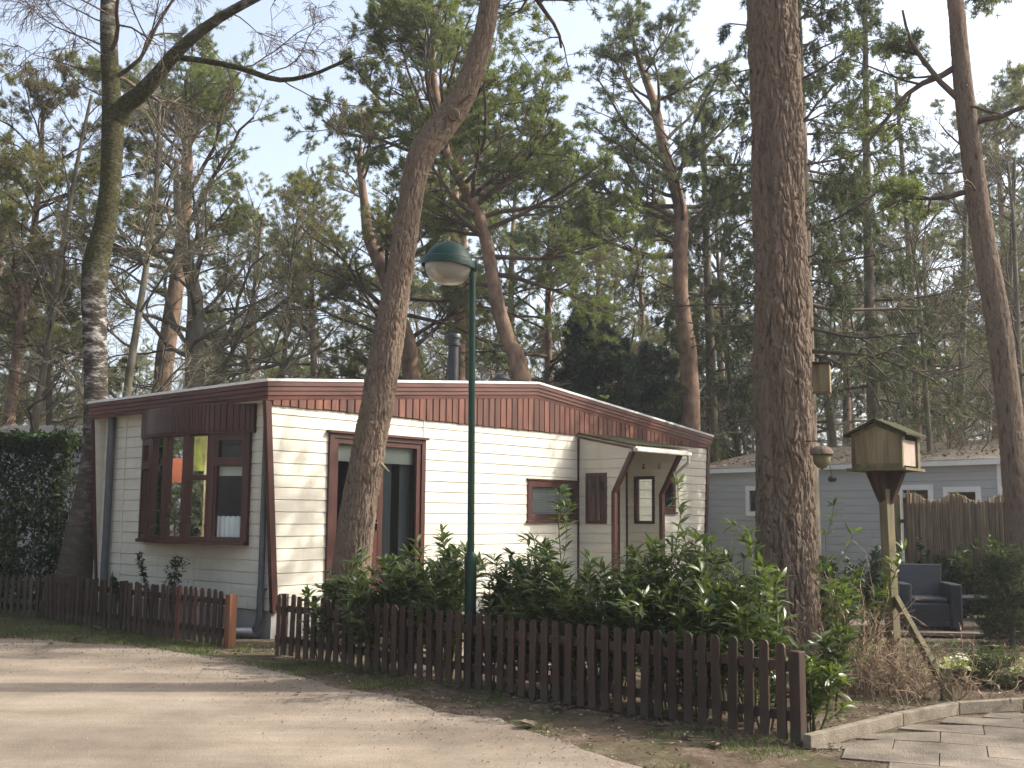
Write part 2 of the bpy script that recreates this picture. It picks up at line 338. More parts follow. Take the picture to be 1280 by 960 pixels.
pv.build('paving', M['slab'], bevel=.004)['kind'] = 'structure'
kb = MB()
for a, b in zip(KB[:-1], KB[1:]):
    t = (b-a); L = np.linalg.norm(t); t = t/L; nn = np.array([-t[1], t[0]])*.065; b2 = b - t*.006
    P = [(q[0], q[1], z) for z in (0, .1) for q in (a, b2, b2+nn, a+nn)]
    kb.add(P, [(0, 3, 2, 1), (4, 5, 6, 7), (0, 1, 5, 4), (1, 2, 6, 5), (2, 3, 7, 6), (3, 0, 4, 7)])
kb.build('kerb', M['kerb'], bevel=.008)['kind'] = 'structure'
# pale garden paving behind the picket fence
gp = MB(); rr = random.Random(8)
for i in range(14):
    for j in range(6):
        c = np.array([-.9, 12.9]) + np.array([.76, -.65])*(0) + hu[:2]*(i*.42) + np.array([.76, -.65])*(j*.42)
        P = [c + hu[:2]*sx*.2 + np.array([.76, -.65])*sy*.2 for sx, sy in ((-1, -1), (1, -1), (1, 1), (-1, 1))]
        h = .03 + rr.uniform(-.003, .003)
        gp.add([(p[0], p[1], 0) for p in P] + [(p[0], p[1], h) for p in P], [(4, 5, 6, 7), (0, 1, 5, 4), (1, 2, 6, 5), (2, 3, 7, 6), (3, 0, 4, 7)])
gp.build('path', M['slab'])['kind'] = 'structure'

# ------------------------------------------------------------------ vegetation generators
def nrm(a): return a/np.maximum(np.linalg.norm(a, axis=-1, keepdims=True), 1e-9)
def tubes(P, R, sides):
    """P (N,K,3) R (N,K) -> V, F quads"""
    N, K, _ = P.shape
    T = np.gradient(P, axis=1); T = nrm(T)
    ref = np.where(np.abs(T[..., 2:3]) > .85, np.array([1., 0, 0]), np.array([0, 0, 1.]))
    ref = np.broadcast_to(ref[:, :1, :], T.shape)
    a = nrm(np.cross(T, ref)); b = np.cross(T, a)
    ang = 2*pi*np.arange(sides)/sides
    V = P[:, :, None, :] + R[:, :, None, None]*(a[:, :, None, :]*np.cos(ang)[None, None, :, None] + b[:, :, None, :]*np.sin(ang)[None, None, :, None])
    idx = np.arange(N*K*sides).reshape(N, K, sides)
    nx = np.roll(idx, -1, axis=2)
    F = np.stack([idx[:, :-1], nx[:, :-1], nx[:, 1:], idx[:, 1:]], -1).reshape(-1, 4)
    return V.reshape(-1, 3), F
def tubes_mesh(name, batches):
    Vs, Fs, o = [], [], 0
    for P, R, s in batches:
        if len(P) == 0: continue
        V, F = tubes(np.asarray(P), np.asarray(R), s); Vs.append(V); Fs.append(F+o); o += len(V)
    return np_mesh(name, np.concatenate(Vs), [np.concatenate(Fs)])
def grow(rng, P0, D0, L, R0, nseg, wig, up):
    """vectorised limbs: starts P0 (N,3), directions D0, lengths L (N), radii -> P (N,K,3), R (N,K), D"""
    N = len(P0); P = np.zeros((N, nseg+1, 3)); P[:, 0] = P0; D = nrm(np.array(D0, float)); Ds = [D]
    up = np.broadcast_to(up, (N,))
    for i in range(nseg):
        D = nrm(D + rng.normal(0, wig, (N, 3)) + np.stack([np.zeros(N), np.zeros(N), up], 1))
        P[:, i+1] = P[:, i] + D*(L/nseg)[:, None]; Ds.append(D)
    R = R0[:, None]*np.linspace(1, .35, nseg+1)[None]
    return P, R, np.stack(Ds, 1)
def kids(rng, P, R, D, n, ang, ratio, L, tmin=.2, flat=0., rr=.55, taper=True):
    """n children per limb"""
    N, K, _ = P.shape
    t = rng.uniform(tmin, 1, (N, n)); f = t*(K-1); i = np.minimum(f.astype(int), K-2); fr = (f-i)[..., None]
    ar = np.arange(N)[:, None]
    p = P[ar, i]*(1-fr) + P[ar, i+1]*fr; d = D[ar, i]; r = R[ar, i]*rr
    q = rng.normal(size=(N, n, 3)); q -= (q*d).sum(-1, keepdims=True)*d; q[..., 2] *= (1-flat); q = nrm(q)
    a = np.radians(ang)*rng.uniform(.7, 1.3, (N, n, 1))
    nd = nrm(d*np.cos(a) + q*np.sin(a))
    l = L[:, None]*ratio*rng.uniform(.6, 1.25, (N, n))
    if taper: l = l*(1.15-.55*t)
    return p.reshape(-1, 3), nd.reshape(-1, 3), l.ravel(), r.ravel()
def needles(rng, P, D, m, ln, w, spread=.9, up=.2, along=.12):
    N = len(P); d = nrm(D)[:, None]
    nd = nrm(d*.6 + nrm(rng.normal(size=(N, m, 3)))*spread + np.array([0, 0, up]))
    s = P[:, None] + d*rng.uniform(0, along, (N, m, 1)); l = ln*rng.uniform(.7, 1.2, (N, m, 1))
    wv = nrm(np.cross(nd, rng.normal(size=(N, m, 3))))*w*.5
    V = np.stack([s-wv, s+wv, s+nd*l], 2).reshape(-1, 3)
    return V, np.arange(len(V)).reshape(-1, 3)
def along(P, D, rng, n, tmin=.25):
    N, K, _ = P.shape
    t = rng.uniform(tmin, 1, (N, n)); f = t*(K-1); i = np.minimum(f.astype(int), K-2); fr = (f-i)[..., None]; ar = np.arange(N)[:, None]
    return (P[ar, i]*(1-fr)+P[ar, i+1]*fr).reshape(-1, 3), D[ar, i].reshape(-1, 3)
def interp_trunk(pts, step=.35):
    """pts list of (x,y,z,r) -> smooth Catmull-Rom arrays"""
    a = np.array(pts, float); out = []
    for i in range(len(a)-1):
        p0, p1, p2, p3 = a[max(i-1, 0)], a[i], a[i+1], a[min(i+2, len(a)-1)]
        k = max(2, int(np.linalg.norm(p2[:3]-p1[:3])/step))
        for j in range(k):
            t = j/k; out.append(.5*((2*p1) + (-p0+p2)*t + (2*p0-5*p1+4*p2-p3)*t*t + (-p0+3*p1-3*p2+p3)*t**3))
    out.append(a[-1]); out = np.array(out); return out[:, :3], np.maximum(out[:, 3], .01)
def trunk_at(TP, TR, zs):
    i = np.clip(np.searchsorted(TP[:, 2], zs), 1, len(TP)-1); z0, z1 = TP[i-1, 2], TP[i, 2]
    f = np.clip((zs-z0)/np.maximum(z1-z0, 1e-6), 0, 1)[:, None]
    return TP[i-1]*(1-f)+TP[i]*f, TR[i]
def barky(name, TP, TR, zmax, nz, nth, amp, freq, mat, parent, flare=.35, seed=0.):
    """trunk with modelled bark plates and fissures"""
    V = np.zeros((nz, nth, 3)); T = nrm(np.gradient(TP, axis=0))
    s = np.concatenate([[0], np.cumsum(np.linalg.norm(np.diff(TP, axis=0), axis=1))]); k = TP[:, 2] <= zmax; smax = s[k][-1]
    ss = np.linspace(0, smax, nz)
    for i, si in enumerate(ss):
        c = np.array([np.interp(si, s, TP[:, a]) for a in range(3)]); t = nrm(np.array([np.interp(si, s, T[:, a]) for a in range(3)])); r = np.interp(si, s, TR)
        a = nrm(np.cross(t, np.array([1., 0, 0]))); b = np.cross(t, a); fl = 1 + flare*math.exp(-si/.28)
        for j in range(nth):
            th = 2*pi*j/nth; e = a*cos(th)+b*sin(th); q = Vector((e[0]*r*freq, e[1]*r*freq, si*freq*.24+seed))
            q = q + Vector((noise.noise(q*.6), noise.noise(q*.6+Vector((9, 0, 0))), noise.noise(q*.6+Vector((0, 9, 0)))*.6))*.9
            dd = noise.voronoi(q)[0]; g = min(1, (dd[1]-dd[0])/.22); h = g*g*(3-2*g); q2 = Vector((q.x*.42, q.y*.42, q.z*.3+7)); d3 = noise.voronoi(q2)[0]; g2 = min(1, (d3[1]-d3[0])/.16); h = h*.6 + .4*g2*g2*(3-2*g2)
            h = h*amp*(.7+.6*noise.cell(q+Vector((3, 3, 3)))*0+.3*noise.noise(q*.5)) + noise.noise(q*3)*amp*.3 + noise.noise(q*7)*amp*.15 + noise.noise(Vector((e[0]*2, e[1]*2, si*.9+seed)))*r*.09
            root = 1 + (.22*max(0, sin(th*3+seed))+.1*sin(th*5+1))*math.exp(-si/.22)
            V[i, j] = c + e*(r*fl*root - amp*.6 + h)
    idx = np.arange(nz*nth).reshape(nz, nth); nx = np.roll(idx, -1, 1)
    F = np.stack([idx[:-1], nx[:-1], nx[1:], idx[1:]], -1).reshape(-1, 4)
    return link_mesh(name, np_mesh(name, V.reshape(-1, 3), [F]), mat, parent, True)

def pine(name, label, loc, trunk, seed, zlo, zhi, nprim, Lmax, nmat='needles', bark='pine_bark', group=None, dens=1., nl=.1, nw=.0125, sq=.65, upt=.035, detail_trunk=None, dead=6, extra=None, cat='pine tree'):
    rng = np.random.default_rng(seed); root = empty(name, loc, 0, label, cat, group)
    TP, TR = interp_trunk(trunk)
    if detail_trunk:
        barky('trunk', TP, TR, detail_trunk[0], detail_trunk[1], detail_trunk[2], detail_trunk[3], detail_trunk[4], M[bark], root, seed=seed)
        k = TP[:, 2] >= detail_trunk[0]-.5
        link_mesh('upper_trunk', tubes_mesh('upper_trunk', [(TP[k][None], TR[k][None], 14)]), M['pine_bark_red'], root, True)
    else:
        jr = TR*(1+rng.normal(0, .04, len(TR))); jr[0] *= 1.25
        link_mesh('trunk', tubes_mesh('trunk', [(TP[None], jr[None], 12)]), M[bark], root, True)
    z = np.sort(rng.uniform(zlo, zhi, nprim)); p, r = trunk_at(TP, TR, z)
    u = (z-zlo)/(zhi-zlo); az = rng.uniform(0, 2*pi, nprim) + np.arange(nprim)*2.4
    L = Lmax*(.55+.45*np.sin(np.clip(u*2.6+.5, 0, pi)))*rng.uniform(.65, 1.15, nprim)
    el = np.radians(rng.uniform(-5, 30, nprim) + u*35)
    d = np.stack([np.cos(az)*np.cos(el), np.sin(az)*np.cos(el), np.sin(el)], 1)
    if extra is not None:
        for e in extra:
            pp, rr_ = trunk_at(TP, TR, np.array([e[0]])); p = np.vstack([p, pp]); r = np.append(r, rr_)
            d = np.vstack([d, nrm(np.array(e[1:4], float))]); L = np.append(L, e[4])
    P1, R1, D1 = grow(rng, p, d, L, np.minimum(r*.42, .02+.017*L), 7, .14, upt)
    b = kids(rng, P1, R1, D1, 7, 52, .46, L, .28, sq); P2, R2, D2 = grow(rng, b[0], b[1], b[2], b[3], 4, .16, .05)
    b = kids(rng, P2, R2, D2, 7, 55, .55, b[2], .2, sq); P3, R3, D3 = grow(rng, b[0], b[1], b[2], b[3], 3, .16, .08)
    bat = [(P1, R1, 6), (P2, R2, 4), (P3, np.maximum(R3, .005), 3)]
    if dead:
        z = rng.uniform(max(zlo*.45, 1.5), zlo, dead); p, r = trunk_at(TP, TR, z); az = rng.uniform(0, 2*pi, dead)
        d = np.stack([np.cos(az), np.sin(az), rng.uniform(-.2, .3, dead)], 1); LL = rng.uniform(.4, Lmax*.55, dead)
        Pd, Rd, Dd = grow(rng, p, d, LL, .008+.012*LL, 5, .2, 0.); bat.append((Pd, Rd, 5))
        b = kids(rng, Pd, Rd, Dd, 4, 50, .4, LL); Pe, Re, De = grow(rng, b[0], b[1], b[2], b[3], 3, .2, 0.); bat.append((Pe, np.maximum(Re, .004), 3))
    link_mesh('branches', tubes_mesh('branches', bat), M['twig'], root, True)
    a1, a2 = along(P3, D3, rng, int(8*dens), .45); c1, c2 = along(P2, D2, rng, int(4*dens), .75)
    a1 = a1 + rng.normal(0, .035, a1.shape)
    a1 = np.vstack([a1, c1]); a2 = np.vstack([a2, c2])
    V, F = needles(rng, a1, a2, 16, nl, nw, 1.25, .2, .08); link_mesh('crown', np_mesh('crown', V, [F]), M[nmat], root)
    return root
def straight(rng, H, r, lean=.3, wob=.25, n=7):
    out = []; ph = rng.uniform(0, 6); lx, ly = rng.normal(0, lean, 2)
    for i in range(n+1):
        t = i/n; out.append((lx*t*t+wob*sin(ph+t*4)*t, ly*t*t+wob*cos(ph+t*3)*t, H*t-(.15 if i == 0 else 0), r*(1-.78*t)+.01))
    return out
def spruce(name, label, loc, H, r, seed, zlo, Lmax, mat='spruce', group=None, n=70, droop=.5, dens=1., bark='bark_grey', cat='spruce tree', lean=.15, nl=.085, hang=10, jag=.7, nw=.016):
    rng = np.random.default_rng(seed); root = empty(name, loc, 0, label, cat, group)
    TP, TR = interp_trunk(straight(rng, H, r, lean, .08)); TR = TR.copy(); TR[0] *= 1.2
    link_mesh('trunk', tubes_mesh('trunk', [(TP[None], TR[None], 10)]), M[bark], root, True)
    z = np.linspace(zlo, H*.97, n) + rng.normal(0, .12, n); p, rr_ = trunk_at(TP, TR, z); u = (z-zlo)/(H-zlo)
    az = np.arange(n)*2.4+rng.normal(0, .3, n); L = Lmax*(1-u)**.75*rng.uniform(jag, 1.15, n)+.15
    d = np.stack([np.cos(az), np.sin(az), .35*u+rng.uniform(-.25, .05, n)], 1)
    P1, R1, D1 = grow(rng, p, d, L, .01+.012*L, 6, .08, .03)
    b = kids(rng, P1, R1, D1, hang, 55, .42, L, .15, .6)
    P2, R2, D2 = grow(rng, b[0], b[1], b[2], b[3], 4, .1, -droop*.5)
    b3 = kids(rng, P2, R2, D2, 3, 45, .5, b[2], .2, .5)
    P3, R3, D3 = grow(rng, b3[0], b3[1], b3[2], b3[3], 3, .1, -droop)
    link_mesh('branches', tubes_mesh('branches', [(P1, R1, 5), (P2, np.maximum(R2, .005), 3)]), M['twig'], root, True)
    a1, a2 = along(P2, D2, rng, max(1, int(4*dens)), .1); c1, c2 = along(P3, D3, rng, max(1, int(4*dens)), .1)
    V, F = needles(rng, np.vstack([a1, c1]), np.vstack([a2, c2]), 13, nl, nw, .75, -.15)
    link_mesh('crown', np_mesh('crown', V, [F]), M[mat], root)
    return root
def bare(name, label, loc, trunk, seed, zlo, zhi, nprim, Lmax, bark='bark_olive', twig='twig_lit', group=None, kn=(6, 5, 4), droop=0., upk=.05, cat='bare tree', extra=None, el0=25, sides=10, tw=.006, rb=.45, parts=None):
    rng = np.random.default_rng(seed); root = empty(name, loc, 0, label, cat, group)
    TP, TR = interp_trunk(trunk); TR = TR.copy(); TR[0] *= 1.25
    bat = [(TP[None], TR[None], sides)]
    for t in (parts or []):
        a, b_ = interp_trunk(t, .2); bat.append((a[None], b_[None], 8))
    link_mesh('trunk', tubes_mesh('trunk', bat), M[bark], root, True)
    z = np.sort(rng.uniform(zlo, zhi, nprim)); p, r = trunk_at(TP, TR, z); u = (z-zlo)/(zhi-zlo)
    az = rng.uniform(0, 2*pi, nprim); L = Lmax*(1.05-.5*u)*rng.uniform(.7, 1.15, nprim)
    el = np.radians(el0 + u*35 + rng.normal(0, 12, nprim)); d = np.stack([np.cos(az)*np.cos(el), np.sin(az)*np.cos(el), np.sin(el)], 1)
    if extra is not None:
        for e in extra:
            if len(e) == 5: pp, rr_ = trunk_at(TP, TR, np.array([e[0]])); pp = pp[0]; rr_ = rr_[0]; dd = e[1:4]; ll = e[4]
            else: pp = np.array(e[0:3]); dd = e[3:6]; ll = e[6]; rr_ = .02+.014*ll
            p = np.vstack([p, pp]); r = np.append(r, rr_); d = np.vstack([d, nrm(np.array(dd, float))]); L = np.append(L, ll)
    P1, R1, D1 = grow(rng, p, d, L, np.minimum(r*rb, .015+.02*L), 8, .17, upk)
    b = kids(rng, P1, R1, D1, kn[0], 45, .5, L, .15); P2, R2, D2 = grow(rng, b[0], b[1], b[2], b[3], 5, .18, upk*.6-droop*.3)
    b = kids(rng, P2, R2, D2, kn[1], 42, .5, b[2], .15); P3, R3, D3 = grow(rng, b[0], b[1], b[2], b[3], 4, .18, -droop*.6)
    b = kids(rng, P3, R3, D3, kn[2], 40, .6, b[2], .15); P4, R4, D4 = grow(rng, b[0], b[1], b[2], b[3], 3, .16, -droop)
    link_mesh('branches', tubes_mesh('branches', [(P1, R1, 6), (P2, np.maximum(R2, tw), 4)]), M[bark if bark != 'birch' else 'twig'], root, True)
    link_mesh('crown', tubes_mesh('crown', [(P3, np.maximum(R3, tw*.8), 3), (P4, np.maximum(R4, tw*.6), 3)]), M[twig], root)
    return root
def leaves(rng, P, D, ln, wd, fold=.25, bend=.35):
    """broad pointed leaves: P start, D direction"""
    N = len(P); d = nrm(D); s = nrm(np.cross(d, np.array([0, 0, 1.])+rng.normal(0, .35, (N, 3)))); nn = np.cross(s, d)
    l = (ln*rng.uniform(.65, 1.2, N))[:, None]; wv = (wd*rng.uniform(.75, 1.2, N))[:, None]
    def pt(t, off, drop): return P + d*l*t + s*off*wv*.5 - nn*(-abs(off)*fold*wv*.5) - nn*l*bend*drop
    V = np.stack([pt(0, 0, 0), pt(.3, -.85, .07), pt(.3, 0, .07), pt(.3, .85, .07), pt(.68, -.8, .42), pt(.68, 0, .42), pt(.68, .8, .42), pt(1, 0, 1)], 1).reshape(-1, 3)
    b = np.arange(N)[:, None]*8
    Q = np.concatenate([b+np.array([q]) for q in ((1, 2, 5, 4), (2, 3, 6, 5))]); T = np.concatenate([b+np.array([q]) for q in ((0, 2, 1), (0, 3, 2), (4, 5, 7), (5, 6, 7))])
    return V, Q, T
def laurel(name, label, loc, H, W, seed, nst=9, mat='laurel', group=None, nleaf=30, ln=.115, wd=.031, cat='shrub', shoots=0, zb=.25, sub=4):
    rng = np.random.default_rng(seed); root = empty(name, loc, 0, label, cat, group)
    az = rng.uniform(0, 2*pi, nst); k = rng.uniform(.2, 1, nst)*W
    P0 = np.stack([np.cos(az)*k*.25, np.sin(az)*k*.25, np.full(nst, -.02)], 1); L = H*rng.uniform(.6, .95, nst); L[0] = H
    if shoots: L[:shoots] = H*rng.uniform(1.1, 1.35, shoots)
    D = np.stack([np.cos(az)*k*.9/H, np.sin(az)*k*.9/H, np.ones(nst)], 1)
    P1, R1, D1 = grow(rng, P0, D, L, np.full(nst, .011), 8, .07, .05)
    b = kids(rng, P1, R1, D1, sub, 38, .38, L, zb); P2, R2, D2 = grow(rng, b[0], b[1], b[2], b[3], 4, .08, .12)
    link_mesh('stems', tubes_mesh('stems', [(P1, R1, 5), (P2, np.maximum(R2, .003), 4)]), M['stemgreen'], root, True)
    a, d = along(P1, D1, rng, nleaf, zb); a2, d2 = along(P2, D2, rng, max(4, nleaf//2), .2)
    t1, e1 = P1[:, -1], D1[:, -1]; t2, e2 = P2[:, -1], D2[:, -1]
    tp = np.repeat(np.vstack([t1, t2]), 6, 0); te = np.repeat(np.vstack([e1, e2]), 6, 0)
    p = np.vstack([a, a2, tp]); d = np.vstack([d, d2, te*1.4]); q = rng.normal(size=p.shape); q[:, 2] *= .3
    d = nrm(d*.55 + nrm(q)*.85 + np.array([0, 0, .15]))
    V, Q, T = leaves(rng, p, d, ln, wd); link_mesh('leaves', np_mesh('leaves', V, [Q, T]), M[mat], root)
    return root

# ------------------------------------------------------------------ the cream chalet
house = empty('chalet', HO, HROT, 'cream mobile home with red brown gable boards, bow window and french door', 'house')
mg = lambda a, n, z: (a, -n, z)            # gable face: a = along u, n = outwards
ml = lambda a, n, z: (-n, a, z)            # bow window face: a = along v
def wing(u0, sgn): return lambda a, n, z: (u0 + sgn*n, a, z)
BP = .156
def siding(mb, m, a0, a1, z0, z1, opens=(), lft=None, rgt=None, zoff=.344):
    """lapped boards; opens = [(a0,a1,z0,z1)]; lft/rgt functions of z for slanted ends"""
    xs = sorted(set([a0, a1]+[o[0] for o in opens]+[o[1] for o in opens])); xs = [x for x in xs if a0 <= x <= a1]
    for xa, xb in zip(xs[:-1], xs[1:]):
        cuts = sorted([(o[2], o[3]) for o in opens if o[0] <= xa+1e-6 and o[1] >= xb-1e-6])
        sp = []; c = z0
        for lo, hi in cuts:
            if lo > c: sp.append((c, lo))
            c = max(c, hi)
        if c < z1: sp.append((c, z1))
        for lo, hi in sp:
            k = int(math.floor((lo-zoff)/BP))
            while zoff+k*BP < hi:
                b0 = zoff+k*BP; prof = [(b0, .002), (b0+.006, .016), (b0+BP*.5, .0135), (b0+BP-.012, .009), (b0+BP-.004, .002), (b0+BP, .002)]
                q = []
                for i in range(len(prof)-1):
                    (za, na), (zb, nb) = prof[i], prof[i+1]
                    s0, s1 = max(za, lo), min(zb, hi)
                    if s1-s0 < 1e-5: continue
                    f = lambda s: na+(nb-na)*(s-za)/(zb-za)
                    l0 = lft(s0) if lft and xa == a0 else xa; l1 = lft(s1) if lft and xa == a0 else xa
                    r0 = rgt(s0) if rgt and xb == a1 else xb; r1 = rgt(s1) if rgt and xb == a1 else xb
                    mb.add([m(l0, f(s0), s0), m(r0, f(s0), s0), m(r1, f(s1), s1), m(l1, f(s1), s1)], [(0, 1, 2, 3)])
                k += 1
UG, VL = 10.58, 4.25
def roofz(u): return 3.25 + .49*min((u+.15)/5.35, 1) - (.54*max(0, (u-5.2)/5.62))
fr = lambda z: max(0, (z-.33)/2.67)
DOOR = (.84, 2.655, .44, 2.65); W1 = (5.02, 6.37, 1.49, 2.14); W4 = (8.72, 9.49, 1.66, 2.31); PD = (6.72, 7.62, .44, 2.42)
s = MB(); siding(s, mg, 0, UG, .344, 3.0, [DOOR, W1, W4, PD], lambda z: .06-.2*fr(z), lambda z: UG+.2*fr(z))
siding(s, ml, .02, VL, .344, 3.02, [(.56, 2.98, 1.2, 2.66)])
BAYO = (.56, 2.98, 1.2, 2.66)
s.build('siding', M['siding'], house)
# plain end wall at the right, back wall, floor, inner lining
e = MB(); e.add([(UG, 0, .34), (UG, VL, .34), (UG+.19, VL, 3.05), (UG+.19, 0, 3.05)], [(0, 1, 2, 3)]); e.build('end_wall', M['siding'], house)
b = MB(); b.box(0, UG, VL-.05, VL, .3, 3.1); b.build('back_wall', M['siding'], house)
r = MB(); r.box(.02, UG-.02, .03, VL-.06, .36, .42); r.box(.02, UG-.02, .03, VL-.06, 2.78, 2.82); r.box(3.6, 3.68, .03, VL-.06, .42, 2.78); r.box(4.6, UG-.02, 1.6, 1.68, .42, 2.78); r.box(.03, 3.6, VL-.12, VL-.06, .42, 2.78)
r.build('room_lining', M['inside'], house)
k = MB()
for m_, L in ((mg, UG), (ml, VL)):
    n = int(L/.62)
    for i in range(n): k.box(i*L/n+.004, (i+1)*L/n-.004, -.02, -.008 if i % 2 else -.005, 0, .35, m_)
k.build('skirting_panels', M['skirt'], house)
# roof
rf = MB(); v0, v1 = -.03, VL+.12
for ua, ub in ((-.22, 5.2), (5.2, 10.8)):
    za, zb = roofz(ua), roofz(ub)
    rf.add([(ua, v0, za-.03), (ub, v0, zb-.03), (ub, v1, zb-.03), (ua, v1, za-.03), (ua, v0, za-.12), (ub, v0, zb-.12), (ub, v1, zb-.12), (ua, v1, za-.12)], [(0, 1, 2, 3), (4, 7, 6, 5), (0, 4, 5, 1), (1, 5, 6, 2), (2, 6, 7, 3), (3, 7, 4, 0)])
roof = rf.build('roof', M['roof'], house)
# moulded fascia: profile (n, dz) swept along
PR = [(.05, -.245), (.055, -.19), (.07, -.185), (.07, -.135), (.085, -.13), (.085, -.08), (.1, -.072), (.1, -.012)]
def sweep(mb, path, prof):
    """path = list of ((x,y,z),(ox,oy)) with outward offset dir; prof (n,dz)"""
    b = len(mb.v); K = len(prof)
    for (x, y, z), (ox, oy) in path:
        for n_, dz in prof: mb.v.append((x+ox*n_, y+oy*n_, z+dz))
    for i in range(len(path)-1):
        for j in range(K-1): mb.f.append((b+i*K+j, b+(i+1)*K+j, b+(i+1)*K+j+1, b+i*K+j+1))
EU = -.15
path = [((EU, v1, roofz(EU)-.02), (-1, 0)), ((EU, 0, roofz(EU)), (-1, -1)), ((5.2, 0, roofz(5.2)), (0, -1)), ((10.72, 0, roofz(10.82)), (1, -1)), ((10.72, v1, roofz(10.82)), (1, 0))]
PRc = [(0, -.245)] + PR + [(0, -.012)]
f_ = MB(); sweep(f_, path, PRc); f_.build('fascia', M['fascia'], house)
t_ = MB(); sweep(t_, path, [(.0, -.012), (.112, -.012), (.116, .022), (.06, .03), (0, .03)]); t_.build('roof_edge_trim', M['trimwhite'], house)
# gable boards
g = MB(); u = -.12; rr = random.Random(4)
while u < 10.72:
    wd = .134; zt = (roofz(u)-.235, roofz(u+wd)-.235); zb = 2.955 + rr.uniform(-.008, .008); ue = min(u+wd, 10.76)
    P = [(u, -.03, zb+.012), (u+.012, -.046, zb), (ue-.012, -.046, zb), (ue, -.03, zb+.012), (u, -.03, zt[0]), (u+.012, -.046, zt[0]), (ue-.012, -.046, zt[1]), (ue, -.03, zt[1]), (u, -.018, zb+.012), (ue, -.018, zb+.012)]
    g.add(P, [(0, 1, 5, 4), (1, 2, 6, 5), (2, 3, 7, 6), (0, 8, 9, 3), (0, 3, 2, 1)]); u += wd+.0045
g.box(-.1, 10.7, .004, .02, 2.95, 3.1, mg)
g.build('gable_boards', M['gboard'], house)
g2 = MB(); g2.prism([(-.1, 2.9), (10.7, 2.9), (10.7, 3.08), (5.2, 3.6), (-.1, 3.1)], -.03, .0, mg); g2.build('gable_backing', M['darkwood'], house)
so = MB(); so.box(-.2, .02, .0, VL+.1, 3.0, 3.02); so.build('soffit', M['siding'], house)
# slanted corner boards that carry the overhang
def fin(name, v_a, v_b, u0, sg, top=3.0):
    P = []
    for z, o in ((.32, 0.), (top, .235*sg)):
        for du in (-.03, .075): P.append((u0+o+du*-sg*-1, v_a, z)); P.append((u0+o+du*-sg*-1, v_b, z))
    m_ = MB(); m_.add(P, [(0, 1, 3, 2), (4, 6, 7, 5), (0, 4, 5, 1), (2, 3, 7, 6), (0, 2, 6, 4), (1, 5, 7, 3)]); return m_.build(name, M['brown'], house, bevel=.003)
P = []
def finpoly(u_in, u_b, u_t, v_a, v_b, zt):
    mb = MB(); pl = [(u_b, .32), (u_b+.09*(1 if u_t < u_b else -1), .32), (u_t+.09*(1 if u_t < u_b else -1), zt), (u_t, zt)]
    mb.prism(pl, v_a, v_b, lambda a, c, z: (a, c, z)); mb.build('corner_board', M['brown'], house, bevel=.004)
finpoly(0, -.005, -.225, -.04, .03, 3.01); finpoly(0, -.005, -.225, VL-.0, VL+.07, 2.99)
finpoly(0, UG+.01, UG+.225, -.04, .03, 3.0)
wv = MB(); wv.add([(0, .032, .4), (-.2, .032, 3.0), (0.0, .032, 3.0)], [(0, 1, 2)]); wv.build('corner_web', M['siding'], house); MB().add([(0, VL-.002, .4), (-.2, VL-.002, 3.0), (0, VL-.002, 3.0)], [(0, 1, 2)]).build('corner_web', M['siding'], house)
# vertical joint trims
for bb in ((2.62, 2.635, .01, .022, 2.66, 2.96, mg), (1.72, 1.732, .012, .019, .35, 1.17, ml), (3.62, 3.66, .01, .024, .35, 3.0, ml)): MB().box(*bb).build('joint_strip', M['siding'], house)

def window(m, a0, a1, z0, z1, fw=.09, n0=-.05, n1=.035, mull=(), trans=(), mat='brown', name='window', sill=True, head=True, sashes=0, fb=None):
    fb = fb or fw
    mb = MB(); mb.box(a0, a0+fw, n0, n1, z0, z1, m); mb.box(a1-fw, a1, n0, n1, z0, z1, m)
    mb.box(a0+fw, a1-fw, n0, n1-.002, z1-fw, z1, m); mb.box(a0+fw, a1-fw, n0, n1-.002, z0, z0+fb, m)
    for c, wd in mull: mb.box(c-wd/2, c+wd/2, n0+.003, n1-.004, z0+fb, z1-fw, m)
    for (ta, tb, tz, tw) in trans: mb.box(ta, tb, n0+.004, n1-.006, tz-tw/2, tz+tw/2, m)
    w_ = mb.build(name, M[mat], house, bevel=.004)
    gl = MB(); gl.add([m(a0+fw*.5, (n0+n1)/2-.012, z0+fb*.5), m(a1-fw*.5, (n0+n1)/2-.012, z0+fb*.5), m(a1-fw*.5, (n0+n1)/2-.012, z1-fw*.5), m(a0+fw*.5, (n0+n1)/2-.012, z1-fw*.5)], [(0, 1, 2, 3)]); gl.build('pane', M['glass'], w_)
    if sill: x = MB(); x.box(a0-.03, a1+.03, .003, .065, z0-.035, z0-.002, m); x.build('sill', M[mat], w_, bevel=.003)
    if head: x = MB(); x.box(a0-.02, a1+.02, .003, .05, z1+.002, z1+.032, m); x.build('drip_board', M[mat], w_, bevel=.003)
    return w_
w1 = window(mg, W1[0], W1[1], W1[2], W1[3], .1)
bl = MB()
for i in range(17): z = 1.6+i*.0275; bl.add([mg(5.13, -.085, z), mg(6.26, -.085, z), mg(6.26, -.07, z+.021), mg(5.13, -.07, z+.021)], [(0, 1, 2, 3)])
bl.build('slat_blind', M['blindwhite'], w1)
w4 = window(mg, W4[0], W4[1], W4[2], W4[3], .09)
